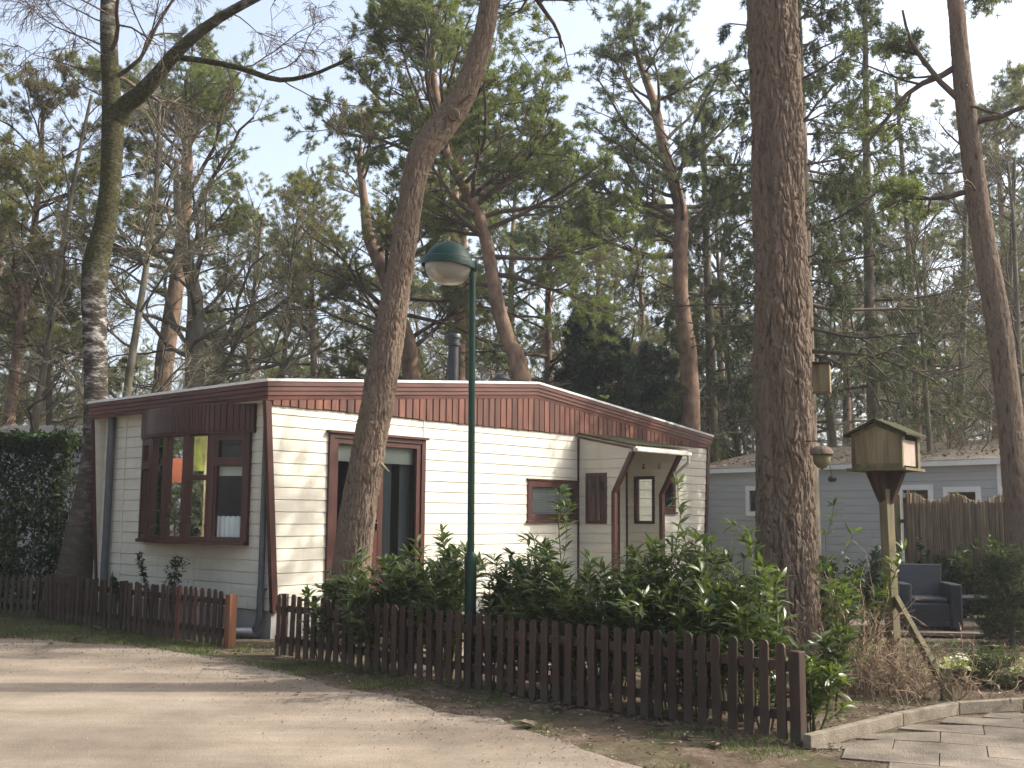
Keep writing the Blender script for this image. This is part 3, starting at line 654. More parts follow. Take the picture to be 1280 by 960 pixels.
# french door: frame, two leaves
fd = MB(); a0, a1, z0, z1 = DOOR
fd.box(a0, a0+.08, -.06, .05, z0, z1, mg); fd.box(a1-.08, a1, -.06, .05, z0, z1, mg); fd.box(a0+.08, a1-.08, -.06, .048, z1-.06, z1, mg); fd.box(a0+.08, a1-.08, -.06, .048, z0, z0+.05, mg)
fd = fd.build('french_door', M['brown'], house, bevel=.004)
for q0, q1 in ((a0+.083, 1.745), (1.75, a1-.083)):
    lf = MB(); lf.box(q0, q0+.085, -.04, .03, z0+.055, z1-.065, mg); lf.box(q1-.085, q1, -.04, .03, z0+.055, z1-.065, mg)
    lf.box(q0+.085, q1-.085, -.04, .028, z1-.13, z1-.065, mg); lf.box(q0+.085, q1-.085, -.04, .028, z0+.055, z0+.22, mg)
    lf.build('door_leaf', M['brown'], fd, bevel=.004)
    gl = MB(); gl.add([mg(q0+.04, -.01, z0+.1), mg(q1-.04, -.01, z0+.1), mg(q1-.04, -.01, z1-.1), mg(q0+.04, -.01, z1-.1)], [(0, 1, 2, 3)]); gl.build('pane', M['glass'], fd)
    x = MB(); x.box(q0+.05, q1-.05, -.1, -.09, 2.29, 2.6, mg); x.build('roller_blind', M['blind'], fd)
x = MB(); x.box(a0-.03, a1+.03, .003, .085, z1+.003, z1+.04, mg); x.build('drip_board', M['brown'], fd, bevel=.003)
x = MB(); x.box(1.70, 1.715, .03, .07, 1.35, 1.5, mg); x.box(1.62, 1.712, .06, .075, 1.44, 1.46, mg); x.build('handle', M['black'], fd, bevel=.003)
def curtain(ua, ub, z0, z1, n=-.22, parent=fd, mat='curtain', m=mg, amp=.03, folds=9):
    c = MB(); K = folds*8
    for i in range(K+1):
        a = ua+(ub-ua)*i/K; nn = n+amp*sin(i/8*2*pi); c.v += [m(a, nn, z0), m(a, nn, z1)]
    c.f = [(2*i, 2*i+2, 2*i+3, 2*i+1) for i in range(K)]; return c.build('curtain', M[mat], parent, True)
curtain(2.0, 2.22, .5, 2.55, folds=4); curtain(2.38, 2.6, .5, 2.55, folds=4)
# porch with two wing walls, canopy, gutter
WU = (6.39, 7.85)
def bend(z): return -.755 if z < 1.96 else -.755 - (z-1.96)/.66*.37
for k_, uw in enumerate(WU):
    sm = MB(); m1 = wing(uw, -1); m2 = wing(uw+.07, 1); op = [(-.63, -.19, 1.44, 2.3)] if k_ == 0 else [(-.63, -.19, 1.44, 2.29)]
    siding(sm, m1, -.755, -.02, .344, 1.96, [(o[0], o[1], o[2], 1.96) for o in op]); siding(sm, m2, -.755, -.02, .344, 1.96, [(o[0], o[1], o[2], 1.96) for o in op])
    for m_ in (m1, m2):
        siding(sm, m_, -.755, -.02, 1.96, 2.62, [(o[0], o[1], 1.96, o[3]) for o in op], lft=bend)
        sm.add([m_(bend(2.62), .006, 2.62), m_(-.02, .006, 2.62), m_(-.02, .006, 2.9), m_(-1.13, .006, 2.68)], [(0, 1, 2, 3)])
    sm.build('wing_wall', M['siding'], house)
    window(m1, op[0][0], op[0][1], 1.44, op[0][3], .055, -.075, .03, sill=False, head=False, mull=[(-.4, .018)] if k_ == 0 else ())
    bd = MB(); pl = [(bend(.3)-.035, .3), (-.72, .3), (-.72, 1.97), (-1.09, 2.64), (-1.17, 2.64), (-.79, 1.96)]
    bd.prism(pl, -.02, .065, lambda a, c, z: (uw+c, a, z)); bd.build('bracket_board', M['brown'], house, bevel=.004)
    cs = MB(); cs.box(uw-.028, uw-.012, -.05, -.017, .35, 2.9) if k_ == 0 else cs.box(uw-.03, uw-.01, -.05, -.017, .35, 2.5); cs.build('corner_strip', M['brown'], house)
pdm = MB(); pdm.box(6.72, 7.62, -.05, .03, .44, 2.42, mg); pdm.box(6.8, 7.54, .03, .036, .5, 1.2, mg); pdm = pdm.build('front_door', M['brown'], house, bevel=.004)
x = MB(); x.box(7.02, 7.44, .031, .038, 1.25, 2.3, mg); x.build('pane', M['black'], pdm)
x = MB(); x.box(7.45, 7.47, .03, .08, 1.3, 1.42, mg); x.build('handle', M['zinc'], pdm)
cn = MB(); ca, cb = WU[0]-.05, WU[1]+.12
cn.add([(ca, -.03, 2.975), (cb, -.03, 2.975), (cb, -1.23, 2.73), (ca, -1.23, 2.73), (ca, -.03, 2.95), (cb, -.03, 2.95), (cb, -1.23, 2.705), (ca, -1.23, 2.705)], [(0, 1, 2, 3), (4, 7, 6, 5), (0, 3, 7, 4), (1, 5, 6, 2), (2, 6, 7, 3)])
cn = cn.build('canopy', M['siding'], house)
cm = MB(); N_ = 14
for i in range(N_): a = ca+.005+(cb-ca-.01)*i/N_; cm.add([(a, -.05, 2.99), (a+(cb-ca)/N_*.5, -.05, 3.005), (a+(cb-ca)/N_, -.05, 2.99), (a, -1.26, 2.745), (a+(cb-ca)/N_*.5, -1.26, 2.76), (a+(cb-ca)/N_, -1.26, 2.745)], [(0, 1, 4, 3), (1, 2, 5, 4)])
cm.build('canopy_sheet', M['moss'], cn)
ed = MB(); ed.add([(ca-.012, -.03, 3.0), (ca-.012, -1.25, 2.75), (ca-.012, -1.25, 2.715), (ca-.012, -.03, 2.965), (ca+.01, -.03, 3.0), (ca+.01, -1.25, 2.75), (ca+.01, -1.25, 2.715), (ca+.01, -.03, 2.965)], [(0, 1, 2, 3), (4, 7, 6, 5), (0, 4, 5, 1), (2, 6, 7, 3), (1, 5, 6, 2)]); ed.build('canopy_edge', M['brown'], cn)
gt = MB(); gt.box(ca-.02, cb+.06, -1.29, -1.2, 2.635, 2.7); gt.build('gutter', M['pipewhite'], cn, bevel=.015)
gd = MB(); gd.tube([(cb, -1.25, 2.64), (cb, -1.25, 2.52), (cb, -.95, 2.3), (cb-.02, -.6, 2.08)], .028, 10); gd.build('gutter_pipe', M['pipewhite'], cn, True)
for uu in (6.9, 7.3):
    lp = MB(); lp.box(uu-.03, uu+.03, .0, .04, 2.7, 2.74, mg)
for q in (-.42, -.75):
    hk = MB(); hk.tube([(WU[1]-.02, q, 2.5), (WU[1]-.05, q, 2.5), (WU[1]-.06, q, 2.44)], .012, 8); hk.tube([(WU[1]-.05, q, 2.46), (WU[1]-.05, q, 2.42)], [.012, .03], 8); hk.build('hook', M['oldwood'], house, True)
# bow window
FA = [(24, .56), (10, .46), (0, .5), (-10, .5), (-20, .6)]
pu_, pv_ = -.05, .5; nodes_ = [(pu_, pv_)]
for a, L in FA:
    pu_ -= L*sin(radians(a)); pv_ += L*cos(radians(a)); nodes_.append((pu_, pv_))
def shell(name, nd, off, z0, z1, mat, parent, zt=None, inner=0.05):
    mb = MB(); K = len(nd); c = len(mb.v)
    out = []
    for i, (a, b_) in enumerate(nd):
        tx = nd[min(i+1, K-1)][0]-nd[max(i-1, 0)][0]; ty = nd[min(i+1, K-1)][1]-nd[max(i-1, 0)][1]; L = sqrt(tx*tx+ty*ty); out.append((-ty/L, tx/L))
    for z in (z0, z1):
        for (a, b_), (ox, oy) in zip(nd, out): mb.v.append((a+ox*off, b_+oy*off, z))
        for (a, b_) in nd: mb.v.append((.0 if z else .0, b_, z))
    for i in range(K-1):
        mb.f += [(i, i+1, 2*K+i+1, 2*K+i), (i, K+i, K+i+1, i+1), (2*K+i, 2*K+i+1, 3*K+i+1, 3*K+i)]
    mb.f += [(0, 2*K, 3*K, K), (K-1, 2*K-1, 4*K-1, 3*K-1)]
    return mb.build(name, mat, parent)
bay = MB()
def facet_map(i):
    (ua, va), (ub, vb) = nodes_[i], nodes_[i+1]; L = sqrt((ub-ua)**2+(vb-va)**2); tx, ty = (ub-ua)/L, (vb-va)/L
    return (lambda a, n, z: (ua+tx*a-ty*n, va+ty*a+tx*n, z)), L
for i in range(5):
    m_, L = facet_map(i); e_ = i in (0, 4); ex = .003*i
    mb = MB(); fw = .06; z0, z1 = 1.2, 2.64
    mb.box(-.01, fw, -.06+ex, .03+ex*.3, z0, z1, m_); mb.box(L-fw, L+.01, -.06+ex, .03+ex*.3+.001, z0, z1, m_)
    mb.box(fw, L-fw, -.055, .028, z1-.05, z1, m_); mb.box(fw, L-fw, -.055, .028, z0, z0+.06, m_)
    if e_:
        mb.box(fw, L-fw, -.055, .036, 2.19, 2.3, m_); mb.box(fw, L-fw, -.05, .034, 2.52, 2.59, m_); mb.box(fw, fw+.05, -.05, .033, 2.3, 2.52, m_); mb.box(L-fw-.05, L-fw, -.05, .033, 2.3, 2.52, m_)
        mb.box(fw, fw+.03, -.05, .02, 1.26, 2.19, m_); mb.box(L-fw-.03, L-fw, -.05, .02, 1.26, 2.19, m_)
    if i == 1: mb.box(fw, L-fw, -.05, .032, 2.0, 2.07, m_)
    wnd = mb.build('window', M['brown'], house, bevel=.003)
    gl = MB(); gl.add([m_(.03, -.015, z0+.03), m_(L-.03, -.015, z0+.03), m_(L-.03, -.015, z1-.03), m_(.03, -.015, z1-.03)], [(0, 1, 2, 3)]); gl.build('pane', M['glass'], wnd)
wide = [(-.03, .43)] + [(a-.03, b_) for a, b_ in nodes_[1:-1]] + [(-.02, 3.13)]
fine = []
for t in np.linspace(0, len(wide)-1, 41):
    i = min(int(t), len(wide)-2); f0 = t-i
    p0, p1, p2, p3 = [np.array(wide[min(max(i+q, 0), len(wide)-1)]) for q in (-1, 0, 1, 2)]
    fine.append(tuple(.5*((2*p1)+(-p0+p2)*f0+(2*p0-5*p1+4*p2-p3)*f0*f0+(-p0+3*p1-3*p2+p3)*f0**3)))
shell('bay_panel', fine, .03, 2.62, 3.015, M['brown'], house)
bt = MB()
for i in range(0, 40):
    a, b_ = fine[i], fine[i+1]; L = sqrt((b_[0]-a[0])**2+(b_[1]-a[1])**2); ox, oy = -(b_[1]-a[1])/L, (b_[0]-a[0])/L
    mx = lambda q, n, z, a=a, ox=ox, oy=oy, b_=b_: (a[0]+(b_[0]-a[0])*q+ox*n, a[1]+(b_[1]-a[1])*q+oy*n, z)
    bt.box(.06, .94, .031, .045, 2.645, 3.0, mx)
bt.build('bay_boards', M['brown'], house, bevel=.003)
shell('bay_sill', nodes_, .07, 1.155, 1.2, M['brown'], house)
shell('window_board', nodes_, -.07, 1.2, 1.225, M['white'], house)
# downpipes
dp = MB(); dp.tube([(-.075, .13, 2.98), (-.075, .13, .3)], .04, 14); dp.tube([(-.075, .13, .62), (-.075, .13, .28)], .046, 14); dp.tube([(-.075, .13, .3), (-.08, .14, .2), (-.1, .2, .1)], .045, 14)
dp.box(-.05, 0, .08, .18, .6, .63); dp = dp.build('downpipe', M['pipe'], house, True)
hp = MB(); hp.tube([(-.1, .2, .09), (-.22, .5, .075), (-.3, .95, .06)], .05, 14); hp.build('pipe_foot', M['zinc'], dp, True)
dp = MB(); dp.tube([(-.09, 3.93, 3.0), (-.09, 3.93, .02)], .055, 14); dp.build('downpipe', M['pipe'], house, True)
# flue and roof vent stand on the roof
fl = empty('chimney_flue', Hw(3.78, .5, 3.5), HROT, 'tall black metal stove flue with cap on the roof', 'chimney')
q = MB(); q.tube([(0, 0, .0), (0, 0, .78)], .085, 20); q.build('pipe', M['black'], fl, True)
q = MB(); q.tube([(0, 0, -.02), (0, 0, .14)], [.11, .1], 20); q.build('flashing', M['zinc'], fl, True)
q = MB(); q.lathe([(.085, .74), (.12, .75), (.12, .78), (.1, .79), (.1, .86), (.125, .865), (.125, .91), (.115, .93), (0, .94)], 0, 0, 24); q.build('cap', M['black'], fl, True)
rv = empty('roof_vent', Hw(5.3, .8, 3.7), HROT, 'small grey mushroom roof vent near the ridge', 'vent')
q = MB(); q.tube([(0, 0, -.02), (0, 0, .2)], .085, 16); q.build('stem', M['zinc'], rv, True)
q = MB(); q.lathe([(.09, .17), (.15, .16), (.155, .19), (.12, .24), (.06, .27), (0, .28)], 0, 0, 20); q.build('cap', M['black'], rv, True)
# things behind the bow window
def pot_plant(u_, v_, h, label, seed, r=.06):
    t = empty('potted_plant', Hw(u_, v_, 1.226), 0, label, 'plant', 'potted plants on the bow window board')
    q = MB(); q.lathe([(0, .002), (r*.7, .002), (r, r*3.2), (r*.9, r*3.2), (r*.85, r*2.9), (0, r*2.9)], 0, 0, 20); q.build('pot', M['pot'], t, True)
    rng = np.random.default_rng(seed); N = 70; P = np.tile([[0, 0, r*3.0]], (N, 1)); d = nrm(rng.normal(size=(N, 3))*[1, 1, .5]+[0, 0, .8]); P = P + d*rng.uniform(.02, h*.6, (N, 1))
    V, Q, T = leaves(rng, P, d, .12, .035); link_mesh('leaves', np_mesh('leaves', V, [Q, T]), M['laurel'], t)
pot_plant(-.21, 1.28, .35, 'potted plant behind the bow window pane, nearest the right side pane', 1)
pot_plant(-.24, 1.79, .5, 'potted plant behind the middle pane of the bow window', 2, .055)
# boards added out of view to make the colour patches mirrored in the bow window
def mirrored(px, py, i, dist):
    m_, L = facet_map(i); p0 = np.array(Hw(*m_(0, 0, 0))); p1 = np.array(Hw(*m_(1, 0, 0))); t_ = p1-p0; nn = nrm(np.array([-t_[1], t_[0], 0])); nn = nn if nn@(CAM-p0) > 0 else -nn
    d = ray(px, py); k = ((p0-CAM)@nn)/(d@nn); h = CAM+d*k; r = nrm(d-2*(d@nn)*nn); return h + r*dist, r
def board(px, py, i, w_, h_, mat, name, label, mark=False):
    p, r = mirrored(px, py, i, 8.5); t = empty(name, (p[0], p[1], 0), math.atan2(-r[1], -r[0])-pi/2, label, 'reflection_board')
    q = MB(); q.box(-w_/2, w_/2, -.01, .01, p[2]-h_/2, p[2]+h_/2); q.build('panel', mat, t)
    q = MB(); q.box(-.03, .03, .012, .06, -.05, p[2]+h_/2-.05); q.build('post', M['oldwood'], t)
board(229, 588, 2, .65, .5, M['orange'], 'reflection_board', 'added unseen orange board mirrored in the middle pane of the bow window')
board(257, 563, 1, .7, .85, M['yellow'], 'reflection_board', 'added unseen yellow green board mirrored high in the bow window')
x = MB(); m0, L0 = facet_map(0); K = 30
for i in range(K+1): a = .07+(L0-.14)*i/K; nn = -.075+.008*sin(i*1.3); x.v += [m0(a, nn, 1.235), m0(a, nn, 1.52+.015*abs(sin(i*.6)))]
x.f = [(2*i, 2*i+2, 2*i+3, 2*i+1) for i in range(K)]; x.build('lace_curtain', M['blindwhite'], house, True)
x = MB(); x.add([m0(.06, -.07, 2.06), m0(L0-.06, -.07, 2.06), m0(L0-.06, -.07, 2.18), m0(.06, -.07, 2.18)], [(0, 1, 2, 3)]); x.build('roller_blind', M['blind'], house)
for va, vb in ((.62, .72), (2.85, 2.98)): curtain(va, vb, 1.24, 2.6, -.02, house, 'curtain', ml, .02, 3)

# ------------------------------------------------------------------ picket fences
def picket_fence(name, label, A0, B0, n, H, mat, wd=.074, gap0=.03, postmat=None, posts=(0, 1), rails=(.16, .5), lean=0., seed=1, group='low picket fences'):
    A0 = np.array(A0[:2]); B0 = np.array(B0[:2]); t = B0-A0; L = np.linalg.norm(t); rz = math.atan2(t[1], t[0])
    root = empty(name, (A0[0], A0[1], 0), rz, label, 'fence', group); rr = random.Random(seed)
    meshes = []
    for q in range(4):
        mb = MB(); h = wd/2; pl = [(-h, 0), (h, 0), (h, H-.03), (h*.82, H-.012), (h*.4, H), (-h*.4, H), (-h*.82, H-.012), (-h, H-.03)]
        mb.prism(pl, -.009, .009, lambda a, c, z: (a, c, z)); me = bpy.data.meshes.new('picket'); me.from_pydata(mb.v, [], mb.f); me.update(); me.materials.append(mat); meshes.append(me)
    for i in range(n):
        o = bpy.data.objects.new('picket', bpy.data.meshes.new_from_object(bpy.data.objects['__t']) if False else meshes[i % 4].copy()); COL.objects.link(o); o.parent = root
        x = (i+.5)*L/n+rr.uniform(-.006, .006); o.location = (x, -.032+rr.uniform(-.003, .003), gap0+rr.uniform(-.014, .012))
        ln = rr.gauss(0, .016) + (lean*max(0, 1-x/1.2) if lean else 0); o.rotation_euler = (rr.gauss(0, .01), ln, rr.gauss(0, .02))
    for z in rails:
        mb = MB(); mb.box(-.01, L, -.02, .012, gap0+z-.035, gap0+z+.035); mb.build('rail', mat, root, bevel=.003)
    for p in posts:
        mb = MB(); x = p*L; mb.box(x-.04, x+.045, .014, .1, -.05, H+.02); mb.build('post', postmat or mat, root, bevel=.006)
    return root
FA_, FB_ = G(345, 820), G(992, 930)
f3 = picket_fence('picket_fence', 'long dark brown picket fence in front of the laurels and lamp post', FA_, FB_, 48, .66, M['fence'], posts=(.004, .33, .66), seed=2)
t = (FB_-FA_)[:2]; L = np.linalg.norm(t)
ep = MB(); ep.box(L+.0, L+.085, -.045, .04, -.05, .64); ep.build('end_post', M['fence'], f3, bevel=.006)
q = MB(); q.box(L-.03, L+.0, .014, .03, .5, .54); q.box(L-.03, L, .014, .03, .12, .16); q.build('hinge', M['black'], f3)
f2 = picket_fence('picket_fence', 'dark brown picket fence in front of the bow window, ending in an orange post', G(58, 776), G(281, 810), 35, .64, M['fence'], posts=(.0, .45), lean=-.12, seed=5)
t = (G(281, 810)-G(58, 776))[:2]; L2 = np.linalg.norm(t)
q = MB(); q.box(L2+.0, L2+.1, -.02, .08, -.03, .62); q.build('end_post', M['fence_orange'], f2, bevel=.006)
q = MB(); q.box(-.037, .037, -.041, -.023, .03, .66); q = q.build('picket', M['gboard'], f2); q.location = (L2*27.5/35, -.012, 0); q['label'] = 'redder picket'
f1 = picket_fence('picket_fence', 'weathered grey green picket fence at the left edge, beside the brown one', G(-60, 762), G(52, 774), 15, .58, M['fence_old'], wd=.07, posts=(.98,), rails=(.2, .48), seed=7)

# ------------------------------------------------------------------ street lamp
lp = empty('street_lamp', (-.38, 10.57, 0), 0, 'green street lamp with domed head and cloudy bowl behind the fence', 'street lamp')
q = MB(); q.tube([(0, 0, -.05), (0, 0, 1.12), (-.001, 0, 1.17), (-.002, 0, 1.22)], [.057, .057, .055, .034], 20); q.build('lower_pole', M['green'], lp, True)
q = MB(); q.tube([(-.002, 0, 1.2), (-.01, 0, 2.6), (-.02, 0, 4.0)], [.034, .033, .032], 18); q.build('pole', M['green'], lp, True)
q = MB(); q.box(.03, .062, -.06, -.05, .45, .62); q.build('access_door', M['green'], lp)
hx = -.258
hd = empty('lamp_head', (0, 0, 0)); bpy.data.objects.remove(hd)
tilt = radians(5)
def tl(mb):
    out = []
    for x, y, z in mb.v:
        X, Z = x, z-4.02; out.append((hx+X*cos(tilt)+Z*sin(tilt), y, 4.02-X*sin(tilt)+Z*cos(tilt)))
    mb.v = out; return mb
dome = MB(); dome.lathe([(0, 4.255), (.05, 4.252), (.1, 4.238), (.15, 4.21), (.195, 4.165), (.22, 4.12), (.232, 4.085), (.262, 4.07), (.268, 4.055), (.27, 4.0), (.262, 3.998), (.255, 4.04), (.2, 4.06), (0, 4.06)], 0, 0, 40); tl(dome).build('lamp_dome', M['green'], lp, True)
bw = MB(); bw.lathe([(.235, 4.03), (.232, 3.99), (.21, 3.925), (.165, 3.87), (.1, 3.84), (.03, 3.832), (0, 3.832)], 0, 0, 36); tl(bw).build('lamp_bowl', M['bowl'], lp, True)
q = MB(); q.tube([(-.02, 0, 3.98), (-.03, 0, 4.03), (-.1, 0, 4.06)], [.036, .038, .03], 14); q.box(-.05, .02, -.03, .03, 3.96, 4.05); q.build('bracket', M['green'], lp, True)

# ------------------------------------------------------------------ bird table house on a post
BX, BY = 3.7, 10.8
bh = empty('bird_house', (BX, BY, 0), 0, 'large wooden bird house with mossy roof on a tall braced post', 'bird house')
q = MB(); q.box(-.055, .045, -.05, .05, -.05, 1.86); pt = q.build('post', M['oldwood'], bh, bevel=.006); pt.rotation_euler = (0, radians(-1.5), radians(30)); pt.location = (.03, 0, 0)
def beam(mb, a, b, wx, wy):
    a = Vector(a); b = Vector(b); d = (b-a).normalized(); s_ = d.cross(Vector((0, 0, 1))).normalized(); n_ = s_.cross(d)
    P = [p + s_*sx*wx/2 + n_*sy*wy/2 for p in (a, b) for sx, sy in ((-1, -1), (1, -1), (1, 1), (-1, 1))]
    return mb.add([tuple(p) for p in P], [(0, 3, 2, 1), (4, 5, 6, 7), (0, 1, 5, 4), (1, 2, 6, 5), (2, 3, 7, 6), (3, 0, 4, 7)])
q = MB(); beam(q, (.04, -.04, .8), (.12, -1.05, .07), .05, .08); q.build('brace', M['oldwoodgreen'], bh, bevel=.004)
q = MB(); beam(q, (-.02, .05, .75), (-.32, .35, .1), .05, .07); q.build('brace', M['oldwood'], bh, bevel=.004)
q = MB(); q.box(.06, .15, -1.08, -1.02, -.05, .28); q.build('stake', M['oldwoodgreen'], bh, bevel=.004)
hb = math.atan2(-1, 0); AN = radians(-38)   # front gable turned to the left
mh = lambda a, n, z: (cos(AN)*a - sin(AN)*n, sin(AN)*a + cos(AN)*n, z)   # a across the front, n to the back
Wd, Dp = .25, .24
q = MB()
for k_ in range(4): s0 = -Wd+.03+k_*(2*Wd-.06)/4; q.prism([(s0, 2.09), (s0+(2*Wd-.06)/4-.004, 2.09), (s0+(2*Wd-.06)/4-.004, 2.37+.11*(1-abs(s0+(2*Wd-.06)/4)/Wd)), (s0, 2.37+.11*(1-abs(s0)/Wd))], -Dp+.01, -Dp+.03, mh)
q.build('front_boards', M['oldwood'], bh)
q = MB(); q.box(-Wd, -Wd+.035, -Dp-.005, -Dp+.035, 2.06, 2.37, mh); q.box(Wd-.035, Wd, -Dp-.005, -Dp+.035, 2.06, 2.37, mh); q.box(-Wd+.035, Wd-.035, -Dp-.006, -Dp+.01, 2.06, 2.1, mh)
q.box(-Wd, -Wd+.035, Dp-.035, Dp, 2.06, 2.37, mh); q.box(Wd-.035, Wd+.012, Dp-.06, Dp+.01, 2.06, 2.37, mh)
q.prism([(-Wd, 2.36), (0, 2.47), (Wd, 2.36), (Wd, 2.39), (0, 2.505), (-Wd, 2.39)], -Dp-.008, -Dp+.012, mh); q.build('frame', M['oldwoodgreen'], bh, bevel=.003)
q = MB(); q.box(Wd-.03, Wd-.01, -Dp+.09, Dp-.06, 2.08, 2.33, mh); q.box(Wd-.02, Wd-.004, -Dp+.035, -Dp+.09, 2.08, 2.36, mh); q.build('side_panel', M['pinkboard'], bh)
q = MB(); q.box(-Wd+.005, -Wd+.02, -Dp+.03, Dp-.03, 2.06, 2.36, mh); q.box(-Wd+.03, Wd-.03, Dp-.02, Dp-.003, 2.06, 2.42, mh); q.build('back_boards', M['oldwood'], bh)
q = MB(); q.box(-Wd-.04, Wd+.04, -Dp-.04, Dp+.06, 2.03, 2.058, mh); q.build('floor_board', M['oldwoodgreen'], bh, bevel=.004)
q = MB(); q.prism([(-Wd-.06, 2.365), (0, 2.51), (Wd+.06, 2.365), (Wd+.06, 2.39), (0, 2.54), (-Wd-.06, 2.39)], -Dp-.05, Dp+.08, mh); q.build('roof', M['moss'], bh, bevel=.006)
q = MB()
for a, b in (((0, 0, 1.7), (-.15, -.13, 2.03)), ((0, 0, 1.7), (.15, .1, 2.03)), ((0, 0, 1.7), (.13, -.14, 2.03)), ((0, 0, 1.7), (-.13, .14, 2.03))):
    q.prism([(0, 0)]*0 or [(-.01, 1.7), (.06, 1.7), (.2, 2.028), (-.01, 2.028)], -.035, .035, lambda x, c, z, th=math.atan2(b[1], b[0]): (cos(th)*x-sin(th)*c, sin(th)*x+cos(th)*c, z))
q.build('brackets', M['darkwood'], bh, bevel=.003)

# nest box on the big pine, acorn feeder and small seed hanger
nb = empty('nest_box', A(1026, 473, 10.5), radians(-20), 'plain wooden nest box fixed on the right of the thick pine trunk', 'nest box')
q = MB(); q.box(-.09, .09, -.08, .1, -.14, .13); q.build('box', M['oldwood'], nb, bevel=.004)
q = MB(); q.box(-.11, .11, -.12, .11, .132, .152); q.build('lid', M['darkwood'], nb, bevel=.003)
q = MB(); q.box(-.16, -.09, .02, .05, -.18, .16); q.build('back_batten', M['oldwood'], nb)
ac = empty('acorn_feeder', A(1027, 569, 9.9), 0, 'hanging acorn shaped bird feeder between the pine trunk and the bird house', 'bird feeder')
q = MB(); q.lathe([(0, .085), (.04, .083), (.075, .07), (.1, .04), (.105, .01), (.09, -.002), (0, -.002)], 0, 0, 24); q.build('cap', M['pine_bark'], ac, True)
q = MB(); q.lathe([(.075, -.002), (.08, -.03), (.07, -.075), (.04, -.11), (.012, -.125), (0, -.14)], 0, 0, 24); q.build('nut', M['oldwoodgreen'], ac, True)
q = MB(); q.tube([(0, 0, .08), (.0, .01, .13), (-.1, .2, .14)], .005, 6); q.build('cord', M['black'], ac)
sh = empty('seed_hanger', A(1040, 598, 10.6), 0, 'small dark round hanger dangling left of the bird house', 'bird feeder')
q = MB(); q.lathe([(0, .03), (.025, .024), (.045, 0), (.035, -.03), (0, -.04)], 0, 0, 16); q.build('shell', M['black'], sh, True)
q = MB(); q.tube([(0, 0, .03), (-.04, -.02, .2), (-.2, -.05, .42)], .003, 6); q.build('cord', M['black'], sh)

# ------------------------------------------------------------------ garden furniture, deck, edging, screen
dk = MB()
for i in range(16): dk.box(0, 5.2, i*.145, i*.145+.138, .03, .075)
dk = dk.build('deck', M['deck'], None, bevel=.003); dk.location = (4.55, 14.85, 0); dk.rotation_euler = (0, 0, radians(-6)); tag(dk, 'low wooden deck under the grey garden chairs', 'deck')
def armchair(loc, rz, label):
    t = empty('garden_chair', loc, rz, label, 'chair', 'grey garden lounge chairs')
    q = MB(); q.box(-.4, -.25, -.36, .36, .02, .62); q.build('armrest', M['chair'], t, bevel=.02)
    q = MB(); q.box(.25, .4, -.36, .36, .02, .62); q.build('armrest', M['chair'], t, bevel=.02)
    q = MB(); q.box(-.247, .247, -.33, .36, .05, .36); q.build('seat', M['chair'], t, bevel=.015)
    for k_ in range(5): q = MB(); q.box(-.24, .24, -.336, -.331, .09+k_*.052, .13+k_*.052); q.build('front_slat', M['chair'], t)
    q = MB(); q.box(-.24, .24, -.3, .2, .362, .43); q.build('cushion', M['chair'], t, bevel=.025)
    q = MB(); q.add([(-.245, .2, .36), (.245, .2, .36), (.245, .3, .36), (-.245, .3, .36), (-.3, .3, .86), (.3, .3, .86), (.3, .38, .86), (-.3, .38, .86)], [(0, 1, 5, 4), (1, 2, 6, 5), (2, 3, 7, 6), (3, 0, 4, 7), (4, 5, 6, 7)]); q.build('backrest', M['chair'], t, bevel=.01)
    return t
p = A(1158, 785, 15.3); armchair((p[0], 15.3, .076), radians(-8), 'grey blue plastic lounge chair facing the garden, right of the bird house post')
p = A(1300, 785, 14.9); armchair((p[0]+.1, 15.0, .076), radians(-35), 'grey lounge chair cut by the right edge of the photo, behind the conifer')
p = A(1222, 785, 15.3); tb = empty('garden_table', (p[0], 15.4, .076), radians(-8), 'low grey slatted garden table between the lounge chairs', 'table')
q = MB()
for i in range(5): q.box(-.38, .38, -.3+i*.12, -.19+i*.12, .4, .43)
q.build('tabletop', M['chair'], tb, bevel=.004)
for sx in (-.33, .33):
    for sy in (-.25, .25): q = MB(); q.box(sx-.03, sx+.03, sy-.03, sy+.03, 0, .398); q.build('leg', M['chair'], tb)
# half-log edging
e0, e1 = G(1183, 852), G(1300, 866); le = empty('log_edging', (e0[0], e0[1], 0), math.atan2(e1[1]-e0[1], e1[0]-e0[0]), 'low dark half log edging round the flower bed', 'edging')
L = np.linalg.norm((e1-e0)[:2]); n = int(L/.055); rr = random.Random(9)
for i in range(n):
    q = MB(); h = .13+rr.uniform(-.012, .012); q.tube([(0, 0, -.02), (0, 0, h-.006), (0, 0, h)], [.026, .026, .02], 8); o = q.build('stake', M['darkwood'] if i % 3 else M['pine_bark'], le, True); o.location = (i*.055, rr.uniform(-.005, .005), 0)
# reed screen with rails and posts
r0, r1 = A(1133, 700, 17.6), A(1266, 700, 16.9); rs = empty('reed_screen', (r0[0], r0[1], 0), math.atan2(r1[1]-r0[1], r1[0]-r0[0]), 'tall brown reed screen behind the garden chairs', 'screen')
L = np.linalg.norm((r1-r0)[:2]); q = MB(); rr = random.Random(12); N = 240
for i in range(N):
    x = L*i/N; h = 1.93+.06*sin(i*.06+.8)-.05*(i/N)+rr.uniform(-.015, .015) + (.03 if rr.random() < .1 else 0); wdt = L/N*.95
    y = rr.uniform(-.008, .008); q.add([(x, y, .1), (x+wdt/2, y-.008, .1), (x+wdt, y, .1), (x+rr.uniform(-.01, .01), y, h), (x+wdt/2, y-.008, h+.004), (x+wdt, y, h)], [(0, 1, 4, 3), (1, 2, 5, 4), (0, 3, 5, 2)])
q.box(0, L, .012, .02, .1, 1.84)
